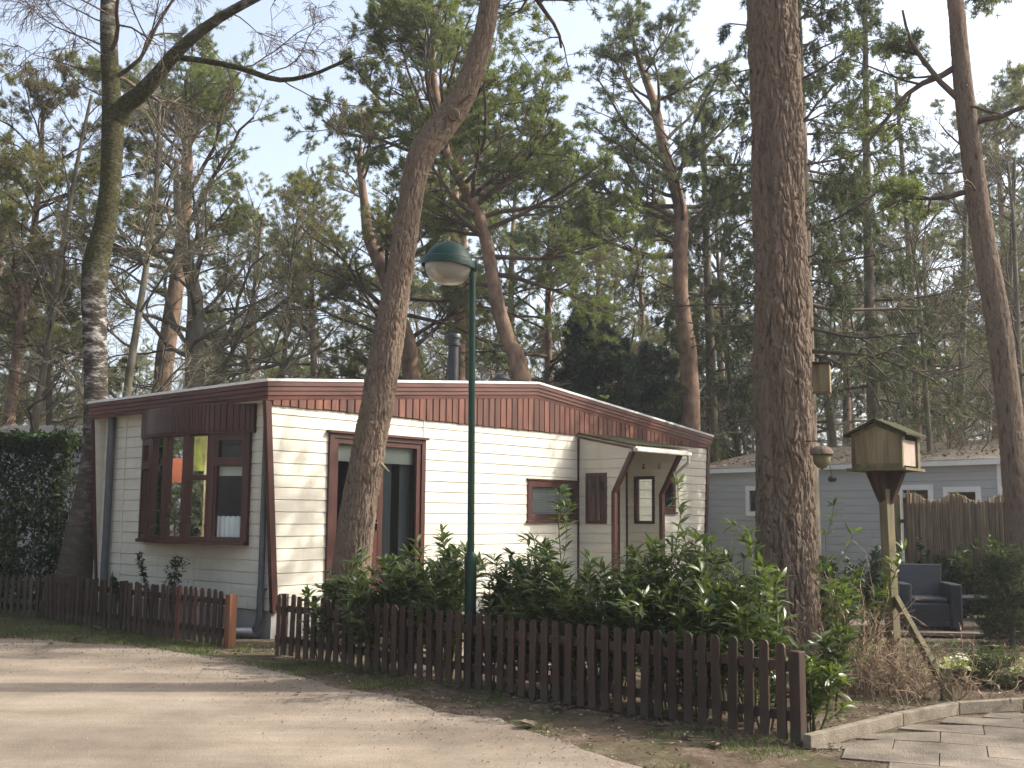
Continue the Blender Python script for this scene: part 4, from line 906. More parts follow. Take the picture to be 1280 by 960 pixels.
q.build('reeds', M['reed'], rs)
for x in (-.16, L*.5, L+.05):
    q = MB(); q.box(x, x+.09, .02, .11, -.1, 1.95); q.build('post', M['oldwoodgreen'], rs, bevel=.005)
q = MB(); q.box(-.02, .03, -.02, .015, .05, 1.9); q.box(-.1, L, .02, .05, 1.5, 1.56); q.build('rail', M['darkwood'], rs)

# ------------------------------------------------------------------ blue grey chalet on the right and grey roof at the left
g0 = A(868, 690, 25.6); g1 = A(1256, 690, 19.8); g0[2] = g1[2] = 0
gv = g1-g0; GL = np.linalg.norm(gv); grz = math.atan2(gv[1], gv[0])
gc = empty('grey_chalet', g0, grz, 'blue grey boarded chalet with white trims beyond the garden', 'house')
mgc = lambda a, n, z: (a, -n, z)
q = MB(); siding(q, mgc, 0, GL, .1, 2.58, [(1.58, 2.12, 1.62, 2.24), (5.35, 6.05, .3, 2.2), (6.3, 7.0, 1.35, 2.15)], zoff=.1); q.box(0, GL, -.1, -.05, 0, .1, mgc)
q.add([(GL, 0, 0), (GL, 4, 0), (GL, 4, 2.6), (GL, 0, 2.6)], [(0, 1, 2, 3)]); q.add([(0, 0, 0), (0, 4, 0), (0, 4, 2.6), (0, 0, 2.6)], [(0, 1, 2, 3)]); q.build('wall', M['greysiding'], gc)
q = MB(); q.box(0, GL, .4, .45, 0, 2.6); q.build('room_lining', M['inside'], gc)
q = MB(); q.box(-.15, GL+.1, -.2, -.16, 2.56, 2.68); q.box(GL-.05, GL+.06, -.06, .06, 0, 2.56); q.box(-.15, GL+.1, -.16, 0, 2.57, 2.59); q.build('white_trim', M['white'], gc)
q = MB(); nR = 22
for i in range(nR):
    v = i*2.9/nR; z = 2.68+.19*v; q.add([(-.15, -.2+v, z), (GL+.12, -.2+v, z), (GL+.12, -.2+v+2.9/nR, z+.012), (-.15, -.2+v+2.9/nR, z+.012)], [(0, 1, 2, 3)]); q.add([(-.15, -.2+v, z), (GL+.12, -.2+v, z), (GL+.12, -.2+v, z-.03), (-.15, -.2+v, z-.03)], [(0, 1, 2, 3)])
q.add([(-.15, 2.7, 3.23), (GL+.12, 2.7, 3.23), (GL+.12, 5.6, 2.7), (-.15, 5.6, 2.7)], [(0, 1, 2, 3)])
gr_ = q.build('roof', M['tileroof'], gc)
def gwin(a0, a1, z0, z1, name='window'):
    q = MB(); fw = .08; q.box(a0-.02, a0+fw, -.03, .04, z0-.02, z1+.02, mgc); q.box(a1-fw, a1+.02, -.03, .04, z0-.02, z1+.02, mgc); q.box(a0+fw, a1-fw, -.03, .038, z1-fw, z1+.02, mgc); q.box(a0+fw, a1-fw, -.03, .038, z0-.02, z0+fw, mgc)
    w_ = q.build(name, M['white'], gc, bevel=.004); q = MB(); q.add([mgc(a0+.03, 0, z0+.03), mgc(a1-.03, 0, z0+.03), mgc(a1-.03, 0, z1-.03), mgc(a0+.03, 0, z1-.03)], [(0, 1, 2, 3)]); q.build('pane', M['glass'], w_)
gwin(1.58, 2.12, 1.62, 2.24); gwin(6.3, 7.0, 1.35, 2.15); gwin(5.35, 6.05, .3, 2.2, 'door')
# leaves lying on its roof
rng = np.random.default_rng(3); N = 350; a = rng.uniform(0, GL, N); v = rng.uniform(-.15, 2.4, N)*rng.uniform(.2, 1, N)
P = np.stack([a, v, 2.70+.19*(v+.2)+.01], 1); D = nrm(rng.normal(size=(N, 3))*[1, 1, .15]); V, Q, T = leaves(rng, P, D, .09, .06, .4, .1)
fo = link_mesh('fallen_leaves', np_mesh('fallen_leaves', V, [Q, T]), M['litter']); fo.location = g0; fo.rotation_euler = (0, 0, grz); tag(fo, 'brown dead leaves lying over the roof of the grey chalet', 'leaves', None, 'stuff')
s0 = A(-40, 600, 23); sr = empty('shed', (s0[0]-3.2, 23, 0), radians(-4), 'low building with grey corrugated roof seen over the hedge', 'shed')
q = MB(); q.box(0, 8, 0, 4, 0, 2.95); q.build('wall', M['greysiding'], sr)
q = MB(); K = 60
for i in range(K): x = -.2+8.4*i/K; q.add([(x, -.25, 2.98), (x+.07, -.25, 3.03), (x+.14, -.25, 2.98), (x, 2.2, 3.5), (x+.07, 2.2, 3.55), (x+.14, 2.2, 3.5)], [(0, 1, 4, 3), (1, 2, 5, 4)])
q.build('roof', M['skirt'], sr)

# ------------------------------------------------------------------ trees that stand out
def ptrunk(pts, Y, dy=0., top=None):
    """trunk measured along the photograph at distance Y; top = extra points (dx,dy,dz,r) above the last one"""
    out = []
    for i, (x, y, wpx) in enumerate(pts):
        p = A(x, y, Y+dy*i/(len(pts)-1)); out.append([p[0], p[1], p[2], wpx/2/FPX*p[1]])
    loc = np.array([out[0][0], out[0][1], 0.]); out[0][2] = min(out[0][2], -.08)
    for (dx, dy_, dz, r) in (top or []): q = out[-1]; out.append([q[0]+dx, q[1]+dy_, q[2]+dz, r])
    return loc, [(a-loc[0], b-loc[1], c, r) for a, b, c, r in out]
# leaning pine in front of the french door
loc, tr = ptrunk([(424, 812, 58), (436, 735, 49), (447, 650, 45), (461, 560, 42), (480, 460, 40), (495, 370, 35), (508, 285, 31), (519, 225, 31), (529, 190, 36), (554, 158, 35), (581, 115, 31), (602, 55, 27), (612, 0, 25)], 13.3, .2, [(.15, .1, 1.2, .12), (-.1, .2, 1.5, .1), (.1, .1, 1.5, .06)])
pl = pine('pine_tree', 'leaning pine trunk with a sawn branch stub in front of the french door', loc, tr, 11, 8.6, 12, 14, 2.2, detail_trunk=(9.2, 760, 170, .028, 22), dead=0, dens=.7)
q = MB(); a = A(572, 136, 13.28); b_ = A(562, 130, 13.05)
q.tube([Vector(A(530, 196, 13.45))-Vector(loc), Vector(A(519, 189, 13.4))-Vector(loc), Vector(A(514, 184, 13.4))-Vector(loc)], [.12, .085, .045], 14); q.build('branch_stub', M['pine_bark'], pl, True); q = MB(); q.tube([Vector(A(568, 140, 13.5))-Vector(loc), Vector(A(567, 144, 13.28))-Vector(loc), Vector(A(567, 144, 13.27))-Vector(loc)], [.1, .075, .06], 14); q.build('branch_stub', M['pine_bark'], pl, True); q = MB()
q.tube([Vector(A(604, 102, 13.5))-Vector(loc), Vector(A(620, 99, 13.5))-Vector(loc)], [.03, .02], 8); q.build('branch_stub', M['pine_bark'], pl, True); q = MB(); q.tube([Vector(A(575, 128, 13.3))-Vector(loc), Vector(A(590, 117, 13.1))-Vector(loc)], [.03, .012], 8); q.build('branch_stub', M['pine_bark'], pl, True)
q = MB(); q.tube([Vector(A(476, 580, 13.2))-Vector(loc), Vector(A(486, 590, 13.05))-Vector(loc)], [.025, .012], 6); q.build('branch_stub', M['oldwood'], pl)
# thick pine behind the end of the picket fence
loc, tr = ptrunk([(984, 866, 92), (984, 800, 82), (983, 720, 77), (981, 640, 73), (980, 520, 71), (977, 400, 69), (973, 250, 66), (970, 120, 65), (965, 0, 63)], 10.35, .3, [(-.05, 0, 1.5, .22), (0, 0, 2.5, .17), (.1, .1, 2.5, .1)])
pine('pine_tree', 'thick straight pine trunk with deep plated bark, nest box on its right', loc, tr, 12, 9.0, 13, 14, 2.6, detail_trunk=(7.6, 1050, 330, .04, 19), dead=0, dens=.6)
# tall pine at the right edge
loc, tr = ptrunk([(1290, 810, 42), (1284, 700, 36), (1271, 610, 33), (1260, 500, 31), (1247, 400, 30), (1231, 310, 28), (1215, 200, 26), (1203, 100, 23), (1194, 0, 20)], 14.2, .2, [(-.15, 0, 1.2, .11), (-.1, 0, 1.8, .08), (0, .1, 1.5, .04)])
pine('pine_tree', 'tall slim pine leaning left at the right edge, in front of the reed screen', loc, tr, 13, 8.8, 12.2, 12, 2.0, detail_trunk=(8.8, 520, 100, .014, 30), dead=6, dens=.6, extra=[(7.2, -1, .1, .9, 1.6), (6.9, 1, -.1, .6, 1.5), (6.0, -1, .2, -.1, 1.3), (7.8, -.9, .3, -.5, 2.0)])
# birch at the left
loc, tr = ptrunk([(88, 770, 46), (95, 700, 41), (104, 647, 33), (115, 572, 27), (120, 490, 29), (118, 400, 30), (119, 335, 33), (131, 285, 28), (138, 230, 26), (141, 160, 28), (139, 110, 23), (136, 50, 22), (136, 0, 21)], 17.4, .2, [(0, 0, 1.2, .12), (.1, 0, 1.6, .09), (0, .1, 1.6, .05)])
_, limb = ptrunk([(146, 150, 26), (158, 130, 23), (175, 118, 22), (200, 90, 19), (218, 68, 17), (243, 45, 15), (275, 22, 13), (305, 5, 12), (330, -8, 11)], 17.55, -.8, [(.5, 0, .3, .05), (.5, 0, .3, .03)])
off = np.array(_)-loc; limb = [(a+off[0], b_+off[1], (c if i else A(146, 150, 17.55)[2]), r) for i, (a, b_, c, r) in enumerate(limb)]
_, l2 = ptrunk([(216, 72, 9), (250, 75, 8), (300, 85, 8), (350, 100, 7), (400, 90, 5), (440, 70, 4)], 17.2, -.6)
off = np.array(_)-loc; l2 = [(a+off[0], b_+off[1], (c if i else A(216, 72, 17.2)[2]), r) for i, (a, b_, c, r) in enumerate(l2)]
def rel(x, y, Y): return list(A(x, y, Y)-loc)
ex = [rel(138, 30, 17.5)+[-1, .2, .15, 2.4], rel(138, 75, 17.5)+[-1, -.5, .5, 2.2], rel(140, 125, 17.5)+[-1, -.2, .6, 2.0], rel(138, 60, 17.5)+[-1, -.3, .3, 2.6], rel(138, 90, 17.5)+[-1, .1, .1, 2.0], rel(205, 85, 17.2)+[0, -.2, 1, 1.3], rel(250, 40, 17)+[.5, 0, -.5, 1.2], rel(140, 20, 17.5)+[-.9, -.5, .5, 2.6],
      rel(300, 85, 17)+[1, 0, .3, 1.8], rel(350, 98, 16.9)+[.8, .3, -.4, 1.6], rel(400, 90, 16.8)+[1, 0, .1, 1.6], rel(118, 330, 17.5)+[-1, .1, .25, 2.9], rel(285, 15, 17)+[.7, .2, -.2, 1.6], rel(120, 285, 17.5)+[-1, -.2, .4, 2.4], rel(330, 95, 16.9)+[.6, 0, .8, 1.6]]
bare('birch_tree', 'old birch with mossy fork and peeling bark left of the cream home', loc, tr, 21, 8.4, 12.5, 12, 3.0, 'birch', 'twig', kn=(7, 6, 5), droop=.3, rb=.28, extra=ex, sides=18, parts=[limb, l2], cat='birch tree', tw=.005)

# pine whose curved trunk crosses behind the lamp
loc, tr = ptrunk([(672, 560, 25), (653, 475, 22), (637, 430, 20), (623, 385, 18), (613, 330, 17), (605, 290, 16), (592, 255, 16), (570, 215, 14), (556, 190, 15), (548, 140, 12), (540, 80, 9)], 24, .5, [(0, 0, 1, .05)])
tr[0] = (tr[0][0]+.3, tr[0][1], -.1, tr[0][3])
pine('pine_tree', 'pine with a curved bending trunk and wide green crown behind the street lamp', loc, tr, 31, 6.5, 12.2, 34, 3.2, 'needles', 'pine_bark_red', dens=1.15, nw=.014, extra=[(8.0, 1, -.3, .1, 3.2), (8.3, 1, .2, .25, 3.4), (8.8, .8, -.6, .3, 2.8), (9.5, -1, -.2, .15, 3.2), (10, -1, .2, .3, 3.0), (7.4, 1, .1, 0, 3.2)])
# forked pine right of the middle
loc, tr = ptrunk([(868, 640, 26), (864, 540, 24), (860, 440, 22), (852, 380, 20), (850, 320, 19), (852, 270, 18), (840, 220, 15), (828, 180, 13), (818, 130, 11), (800, 80, 8)], 26, .4, [(-.2, 0, .8, .04)])
pine('pine_tree', 'forked pine with crooked red limbs standing between the cream home and the thick trunk', loc, tr, 32, 7.2, 13, 22, 2.7, 'needles_blue', 'pine_bark_red', dens=.8, extra=[(7.9, -1, 0, .1, 2.8), (8.6, 1, -.2, .5, 2.5), (9.2, -1, .1, .1, 2.6), (9.8, -.8, 0, .5, 2.6)], dead=8)
# flat topped pine behind the birch fork
loc, tr = ptrunk([(196, 560, 26), (203, 480, 24), (214, 400, 22), (224, 330, 19), (231, 270, 17), (234, 200, 14), (233, 150, 10), (233, 110, 7)], 27, .3, [(0, 0, .5, .03)])
pine('pine_tree', 'flat topped pine with orange trunk behind the roof, right of the birch', loc, tr, 33, 7.2, 12.3, 26, 3.2, 'needles', 'pine_bark_red', dens=1.0, dead=12, sq=.6, upt=.03)
# pine further in the middle with reddish limbs
loc, tr = ptrunk([(520, 560, 26), (514, 470, 22), (500, 400, 20), (480, 340, 18), (462, 300, 15), (455, 250, 11), (450, 200, 8)], 30, .3, [(0, 0, .6, .03)])
pine('pine_tree', 'twisted pine with orange limbs just left of the leaning trunk, above the roof', loc, tr, 34, 5.0, 11.5, 24, 3.4, 'needles_olive', 'pine_bark_red', dens=.95, dead=10)
for k_, (pxs, nm) in enumerate((([(574, 540, 17), (574, 470, 15), (575, 400, 14), (570, 330, 13), (568, 250, 12), (567, 180, 9), (566, 120, 6)], 'slim straight pine with orange bark right behind the black flue'), ([(590, 540, 12), (587, 470, 11), (584, 380, 10), (579, 300, 9), (577, 230, 8), (575, 150, 6)], 'slimmer orange pine trunk partly hidden behind the lamp pole'))):
    loc, tr = ptrunk(pxs, 33+k_*3, .2, [(0, 0, .6, .03)]); pine('pine_tree', nm, loc, tr, 35+k_, 9.5, 15, 14, 2.4, 'needles', 'pine_bark_red', dens=.7, dead=4)
# bare oak behind the roof
loc, tr = ptrunk([(246, 560, 28), (243, 490, 25), (243, 420, 22), (244, 370, 19), (232, 320, 14), (222, 260, 10), (220, 200, 6)], 24.2, .2)
bare('oak_tree', 'dark leafless oak with wide crooked branches behind the cream home roof', loc, tr, 41, 3.6, 7.5, 16, 3.5, 'bark_olive', 'twig_lit', kn=(6, 5, 4), rb=.3, cat='bare tree', extra=[(4.6, .8, -.2, .7, 3.4), (4.2, 1, .1, .35, 3.6), (4.0, 1, -.2, .2, 3.2), (5.0, -1, -.1, .5, 3.0), (5.2, -.7, -.2, .8, 3.0)], el0=15)
# spruces
def gp_(px, Y): p = A(px, 560, Y); return (p[0], p[1], 0)
spruce('spruce_tree', 'tall spruce with hanging dark branches directly behind the thick pine trunk', gp_(1010, 20.5), 15, .2, 51, 4.6, 2.9, n=80, droop=.6, dens=1.0, hang=10, jag=.45)
spruce('spruce_tree', 'thin spruce with sparse drooping twigs and bare trunk above the bird house', gp_(1094, 22), 13, .15, 52, 4.0, 2.2, n=40, droop=.7, dens=.7, hang=8, jag=.25)
spruce('spruce_tree', 'slender spruce with dark hanging sprays right of the bird house spruce', gp_(1147, 25), 12, .12, 53, 3.5, 1.9, n=34, droop=.7, dens=.6, hang=7, jag=.25)
spruce('spruce_tree', 'broad drooping spruce behind the right end of the cream home roof', gp_(890, 27.5), 12.5, .18, 54, 3.0, 2.8, n=50, droop=.6, dens=1., hang=10, jag=.35)
spruce('fir_tree', 'dark dense fir with a pointed top rising behind the middle of the roof', gp_(752, 27), 6.6, .12, 55, .8, 2.6, 'fir', n=70, droop=.1, dens=1.3, hang=11, nl=.14, cat='fir tree')
spruce('fir_tree', 'dark bushy fir low behind the roof slope, right of the pointed one', gp_(812, 30), 6.3, .12, 56, .6, 3.0, 'fir', n=60, droop=.15, dens=1.2, hang=11, nl=.14, cat='fir tree')
laurel('shrub', 'bright green leafy shoots showing over the roof edge before the dark fir', gp_(705, 24), 4.15, .9, 57, 10, 'laurel_yellow', nleaf=30, ln=.16, wd=.06, zb=.5)

# ------------------------------------------------------------------ generic woodland, each tree its own object
rg = np.random.default_rng(77)
def dupl(proto, px, Y, rz, sc, label, group=None): return dup(proto, gp_(px, Y), rz, sc, label, group)
PA = pine('pine_tree', 'pale green pine cut by the left edge of the photo', gp_(8, 26), straight(rg, 12, .17), 61, 5.0, 11.5, 26, 3.0, 'needles_olive', 'pine_bark_red', dens=1.0)
PB = pine('pine_tree', 'blue green pine crown between the forked pine and the lamp crown', gp_(640, 38), straight(rg, 14, .2), 62, 6.0, 13.5, 28, 3.2, 'needles_blue', 'pine_bark_red', dens=1.0)
PC = pine('pine_tree', 'tall open pine with green crown high over the middle of the roof', gp_(735, 42), straight(rg, 13, .19), 63, 4.5, 12.6, 30, 3.4, 'needles_olive', 'pine_bark', dens=1.0)
BA = bare('bare_tree', 'slim leafless tree with forked trunk directly right of the birch trunk', gp_(150, 21), straight(rg, 10, .1, .5, .3), 64, 2.6, 9.5, 26, 2.6, kn=(6, 5, 3))
BB = bare('bare_tree', 'leafless tree with fine twigs in the gap right of the bird house', gp_(1190, 27), straight(rg, 11, .11, .6, .3), 65, 2.2, 10.5, 30, 2.8, 'bark_olive', 'twig', kn=(6, 5, 4), el0=10)
BC = bare('bare_tree', 'greyish leafless tree with slanting branches behind the reed screen', gp_(1236, 24), straight(rg, 9.5, .11, .7, .35), 66, 2.0, 9.0, 28, 2.8, 'bark_olive', 'twig_lit', kn=(6, 5, 4), el0=5)
near = [
 (PB, 1262, 34, 1.0, 1.05, 'pine with grey green crown behind the slim leaning pine at the right'),
 (PA, 1180, 40, 2.2, 1.0, 'pine crown showing over the grey chalet roof beside the thin spruces'),
 (PC, 395, 36, 3.1, .95, 'pine with low spreading crown between the oak and the leaning trunk'),
 (PA, 300, 40, 4.0, 1.05, 'olive green pine behind the bare oak branches'),
 (PC, -30, 33, .4, .9, 'low olive pine crown at the far left edge over the hedge'),
 (PB, 690, 31, 5.0, .85, 'green pine right behind the roof vent and curved trunk'),
 (PA, 820, 38, .9, 1.0, 'olive pine glimpsed behind the forked pine limbs'),
 (PC, 905, 44, 1.9, 1.1, 'deep green pine behind the broad drooping spruce'),
 (PB, 1060, 42, 2.9, 1.05, 'pine behind the nest box, seen between the spruces'),
 (PA, 470, 46, .1, 1.15, 'pine top behind the twisted pine left of the leaning trunk'),
 (PC, 1330, 30, 4.4, 1.0, 'pine crown entering the photo from the right edge'),
 (BB, 30, 23, 1.0, .95, 'leafless tree with long rising branches over the hedge'),
 (BC, 72, 27, 3.0, 1.0, 'crooked leafless tree between the hedge and the birch'),
 (BA, 340, 30, 4.1, 1.0, 'leafless tree with pale twigs right of the dark oak'),
 (BB, 690, 34, .7, .95, 'pinkish leafless tree top in the gap right of the lamp'),
 (BC, 770, 33, 1.4, .8, 'leafless tree poking up beside the pointed fir'),
 (BA, 925, 29, 2.5, 1.0, 'leafless tree behind the gap beside the thick pine, left side'),
 (BC, 1045, 28, 3.9, 1.05, 'leafless tree seen just under the nest box'),
 (BA, 1125, 30, 5.5, 1.15, 'slim leafless trunk right behind the bird house roof'),
 (BB, 1290, 22, 2.7, .85, 'leafless tree with long thin twigs over the reed screen, right edge'),
 (BA, 1170, 21.5, .3, .75, 'light brown slanting leafless tree above the grey chalet roof'),
 (BC, 560, 40, 2.1, 1.1, 'leafless tree in the space between the flue and the leaning trunk'),
]
for pr_, px, Y, rz, sc, lb in near: dupl(pr_, px, Y, rz, sc, lb)
# copies far back in the wood: nothing tells them apart
rr = random.Random(42)
for i in range(34):
    px = -80 + 1440*((i*0.618034) % 1); Y = 50 + 34*((i*0.381966+.13) % 1); pr_ = rr.choice([PA, PB, PC, PC, PB])
    dupl(pr_, px, Y, rr.uniform(0, 6.28), rr.uniform(.75, 1.05), 'pine far back in the wood behind the homes', 'pines far back in the wood')
for i in range(32):
    px = -80 + 1440*((i*0.618034+.4) % 1); Y = 36 + 34*((i*0.381966+.5) % 1); pr_ = rr.choice([BA, BB, BC])
    dupl(pr_, px, Y, rr.uniform(0, 6.28), rr.uniform(.8, 1.15), 'leafless tree far back in the wood behind the homes', 'leafless trees far back in the wood')
# brushwood thicket closing the view between the trunks
def thicket(name, label, Y0, Y1, H, n, seed, mat, leafm=None, x0=-48, x1=52, fan=True):
    rng = np.random.default_rng(seed); x = rng.uniform(x0, x1, n); Y = rng.uniform(Y0, Y1, n); P0 = np.stack([x*Y/80 if fan else x, Y, np.zeros(n)], 1)
    h = H*rng.uniform(.3, 1, n)*(.75+.25*np.sin(x*.35))
    P1, R1, D1 = grow(rng, P0, np.stack([rng.normal(0, .3, n), rng.normal(0, .3, n), np.ones(n)], 1), h, .012+.004*h, 6, .12, .02)
    b = kids(rng, P1, R1, D1, 9, 35, .35, h, .1); P2, R2, D2 = grow(rng, b[0], b[1], b[2], b[3], 4, .18, .03)
    b = kids(rng, P2, R2, D2, 4, 40, .5, b[2], .1); P3, R3, D3 = grow(rng, b[0], b[1], b[2], b[3], 3, .15, 0)
    o = link_mesh(name, tubes_mesh(name, [(P1, R1, 4), (P2, np.maximum(R2, .007), 3), (P3, np.maximum(R3, .006), 3)]), M[mat]); tag(o, label, 'undergrowth', None, 'stuff')
    if leafm:
        a, d = along(P3, D3, rng, 4, .1); V, F = needles(rng, a, d, 6, .22, .05, .9, .1); f = link_mesh('foliage', np_mesh('foliage', V, [F]), M[leafm], o)
thicket('brushwood', 'tangled olive brown brushwood filling the wood between the trunks', 45, 78, 5, 420, 5, 'twig_lit')
thicket('green_undergrowth', 'green undergrowth far back in the wood', 55, 85, 8, 380, 6, 'bark_olive', 'needles_olive')
for k_, (xa, xb, ya, yb, n_) in enumerate(((-36, -20, 2, 32, 300), (19, 36, 4, 26, 260), (-22, 22, -32, -20, 260))):
    thicket('green_undergrowth', ('dense green growth closing the clearing on the left', 'dense green growth closing the clearing on the right', 'dense green growth behind the viewer')[k_], ya, yb, 9, n_, 90+k_, 'bark_olive', 'spruce', xa, xb, False)
# trees that close the clearing behind the viewer and to the right (they shade and are mirrored in the panes)
for i, (x, y, pr_, sc) in enumerate(((-9, -9, PB, 1.), (-2, -14, PC, 1.1), (5, -11, PA, 1.), (-16, -4, PC, 1.), (-15, 3, PA, .9), (11, -6, PB, 1.1), (-22, 8, PB, 1.), (-10, -18, PA, 1.1), (16, 1, BB, 1.), (-20, -12, PC, 1.1), (-19, 14, PC, .9), (-24, 17, PB, 1.), (-28, 12, PA, 1.), (-17, 20, PC, .8), (22, 9, PB, .9), (26, 15, PC, 1.), (21, 17.5, PB, .8), (30, 12, PA, 1.), (34, 18, PC, 1.))):
    dup(pr_, (x, y, 0), i*1.3, sc, 'tree standing outside the photo around the clearing', 'trees around the clearing')

# ------------------------------------------------------------------ hedge and shrubs
def hedge(name, label, x0, x1, y0, y1, H, n, seed, mat, rz=0., cat='hedge', ln=.12, wd=.045):
    rng = np.random.default_rng(seed); root = empty(name, ((x0+x1)/2, (y0+y1)/2, 0), rz, label, cat); hx_, hy = (x1-x0)/2, (y1-y0)/2
    m = 120; P0 = np.stack([rng.uniform(-hx_, hx_, m), rng.uniform(-hy*.5, hy*.5, m), np.zeros(m)], 1)
    P1, R1, D1 = grow(rng, P0, np.stack([rng.normal(0, .12, m), rng.normal(0, .12, m), np.ones(m)], 1), H*rng.uniform(.7, .98, m), np.full(m, .014), 6, .08, .03)
    b = kids(rng, P1, R1, D1, 6, 50, .22, np.full(m, H), .1); P2, R2, D2 = grow(rng, b[0], b[1], b[2], b[3], 3, .1, .1)
    link_mesh('stems', tubes_mesh('stems', [(P1, R1, 5), (P2, np.maximum(R2, .004), 3)]), M['stemgreen'], root)
    p = np.stack([rng.uniform(-hx_, hx_, n), hy*np.sign(rng.normal(-.6, 1, n))*rng.uniform(.35, 1, n)**.5, H*rng.uniform(0, 1, n)], 1)
    top = rng.random(n) < .22; p[top, 2] = H*rng.uniform(.93, 1.0, top.sum()); p[top, 1] = rng.uniform(-hy, hy, top.sum())
    bump = np.array([noise.noise(Vector((a*1.4, c*1.4, seed)))*.22 + noise.noise(Vector((a*4, c*4, seed)))*.1 for a, _, c in p]); p[:, 1] += np.sign(p[:, 1])*bump; p[:, 2] += bump*.5*top
    gap = np.array([noise.noise(Vector((a*2.3, b_*2, c*2.3+seed))) for a, b_, c in p]) > -.5; p = p[gap]
    d = nrm(np.stack([rng.normal(0, .6, len(p)), np.sign(p[:, 1])*.7+rng.normal(0, .4, len(p)), rng.normal(.35, .5, len(p))], 1))
    V, Q, T = leaves(rng, p, d, ln, wd); link_mesh('leaves', np_mesh('leaves', V, [Q, T]), M[mat], root); return root
hedge('laurel_hedge', 'tall dark evergreen hedge behind the fences at the left edge', -13.2, -7.25, 17.9, 19.1, 2.86, 46000, 4, 'laurel_dark')
def lx(px, Y): p = A(px, 700, Y); return (p[0], p[1], 0)
def fy(px): # distance of the fence line along a pixel column
    a, b_ = FA_, FB_
    d = ray(px, 800); t = (b_-a)[:2]; n_ = np.array([-t[1], t[0]]); s_ = (n_@(a[:2]))/(n_@d[:2]); return d[1]*s_
def topz(y, Y): return CAMZ + (645-y)/FPX*Y
lst = [ # px, behind fence, top y px, width, mat, label, shoots
 (408, .3, 735, .3, 'laurel', 'small leafy laurel at the foot of the leaning pine, left side', 0),
 (440, .45, 712, .4, 'laurel', 'laurel in front of the base of the leaning pine', 0),
 (480, .3, 705, .4, 'laurel', 'low laurel between the leaning pine and the french door right edge', 0),
 (515, .6, 668, .45, 'laurel', 'laurel standing under the right leaf of the french door', 0),
 (556, .4, 680, .45, 'laurel', 'rounded laurel close to the left of the lamp post', 0),
 (560, .9, 668, .45, 'laurel', 'second laurel left of the lamp post, the one nearer the home', 0),
 (620, .5, 690, .42, 'laurel', 'laurel immediately right of the lamp post', 1),
 (650, .8, 684, .42, 'laurel', 'laurel below the left end of the small wide window', 0),
 (684, .45, 700, .42, 'laurel', 'laurel below the middle of the small wide window', 0),
 (715, .8, 650, .45, 'laurel', 'laurel with tall shoots below the right end of the small wide window', 2),
 (748, .45, 705, .42, 'laurel', 'laurel growing before the left wing wall of the porch', 0),
 (775, .8, 680, .45, 'laurel', 'laurel before the brown front door of the porch', 1),
 (806, .5, 610, .42, 'laurel', 'laurel whose tall shoot crosses the porch window', 1),
 (842, .75, 680, .5, 'laurel', 'dense dark laurel below the right bracket board of the porch', 0),
 (872, .45, 700, .45, 'laurel', 'laurel below the right corner of the cream home', 0),
 (905, .8, 668, .45, 'laurel', 'bushy laurel on the left of the thick pine, behind the fence', 0),
 (936, .6, 668, .34, 'laurel_yellow', 'yellow green laurel shoots rising before the thick pine trunk', 1),
 (955, .35, 745, .3, 'laurel', 'low laurel behind the last pickets of the long fence', 0),
 (1012, .3, 815, .16, 'laurel_yellow', 'small bright laurel sprouting beside the fence end post', 0),
 (1046, 2.4, 655, .3, 'laurel_yellow', 'yellow green laurel right of the thick pine trunk', 1),
 (1072, 2.9, 690, .3, 'laurel_yellow', 'laurel close to the left of the bird house post', 0),
 (1036, 1.4, 790, .25, 'laurel', 'low loose laurel between the pine foot and the bird house post', 0),
]
for i, (px, bh_, ty, wd, mt, lb, shn) in enumerate(lst):
    Y = (fy(min(px, 990)) + bh_); H = topz(ty, Y)*.97; H0 = H/1.2 if shn else H
    laurel('laurel_bush', lb, lx(px, Y), H0, wd, 100+i, nst=12 if wd > .32 else 5, mat=mt, nleaf=32 if wd > .3 else 15, ln=.13, wd=.033, shoots=shn, group='laurels behind the picket fence', zb=.22)
# background shrubs in the garden on the right
for i, (px, Y, ty, wd, lb) in enumerate(((1035, 15.5, 690, .7, 'dark shrub behind the thick pine foot, before the grey chalet'), (1095, 16.8, 680, .8, 'dark evergreen shrub behind the bird house post'), (1150, 17.1, 680, .7, 'evergreen shrub behind the left lounge chair arm'), (1195, 17.0, 676, .8, 'leafy shrub behind the lounge chair back, before the reeds'), (1245, 16.6, 690, .7, 'dark shrub behind the garden table'), (1290, 16.2, 660, .8, 'tall dark shrub at the right edge behind the table'), (900, 14.5, 728, .5, 'dark shrub beyond the fence at the right corner of the cream home'), (930, 15, 718, .6, 'dark shrub in front of the grey chalet window'))):
    laurel('garden_shrub', lb, gp_(px, Y), topz(ty, Y), wd, 200+i, nst=11, mat='laurel_dark' if i != 3 else 'laurel', nleaf=40, ln=.1, wd=.035, zb=.08, sub=6, group='shrubs in the right garden')
cf = spruce('small_conifer', 'small feathery green conifer in front of the garden table', gp_(1254, 13.6), 1.15, .03, 71, .1, .3, 'spruce', n=70, droop=-.5, dens=.6, hang=5, nl=.035, nw=.008, cat='conifer', jag=.8, lean=.01)
spruce('small_conifer', 'low bushy green conifer by the log edging', gp_(1225, 10.5), .22, .012, 72, .03, .12, 'spruce', n=24, droop=-.3, dens=.6, hang=4, nl=.03, nw=.007, cat='conifer', jag=.8, lean=.01)
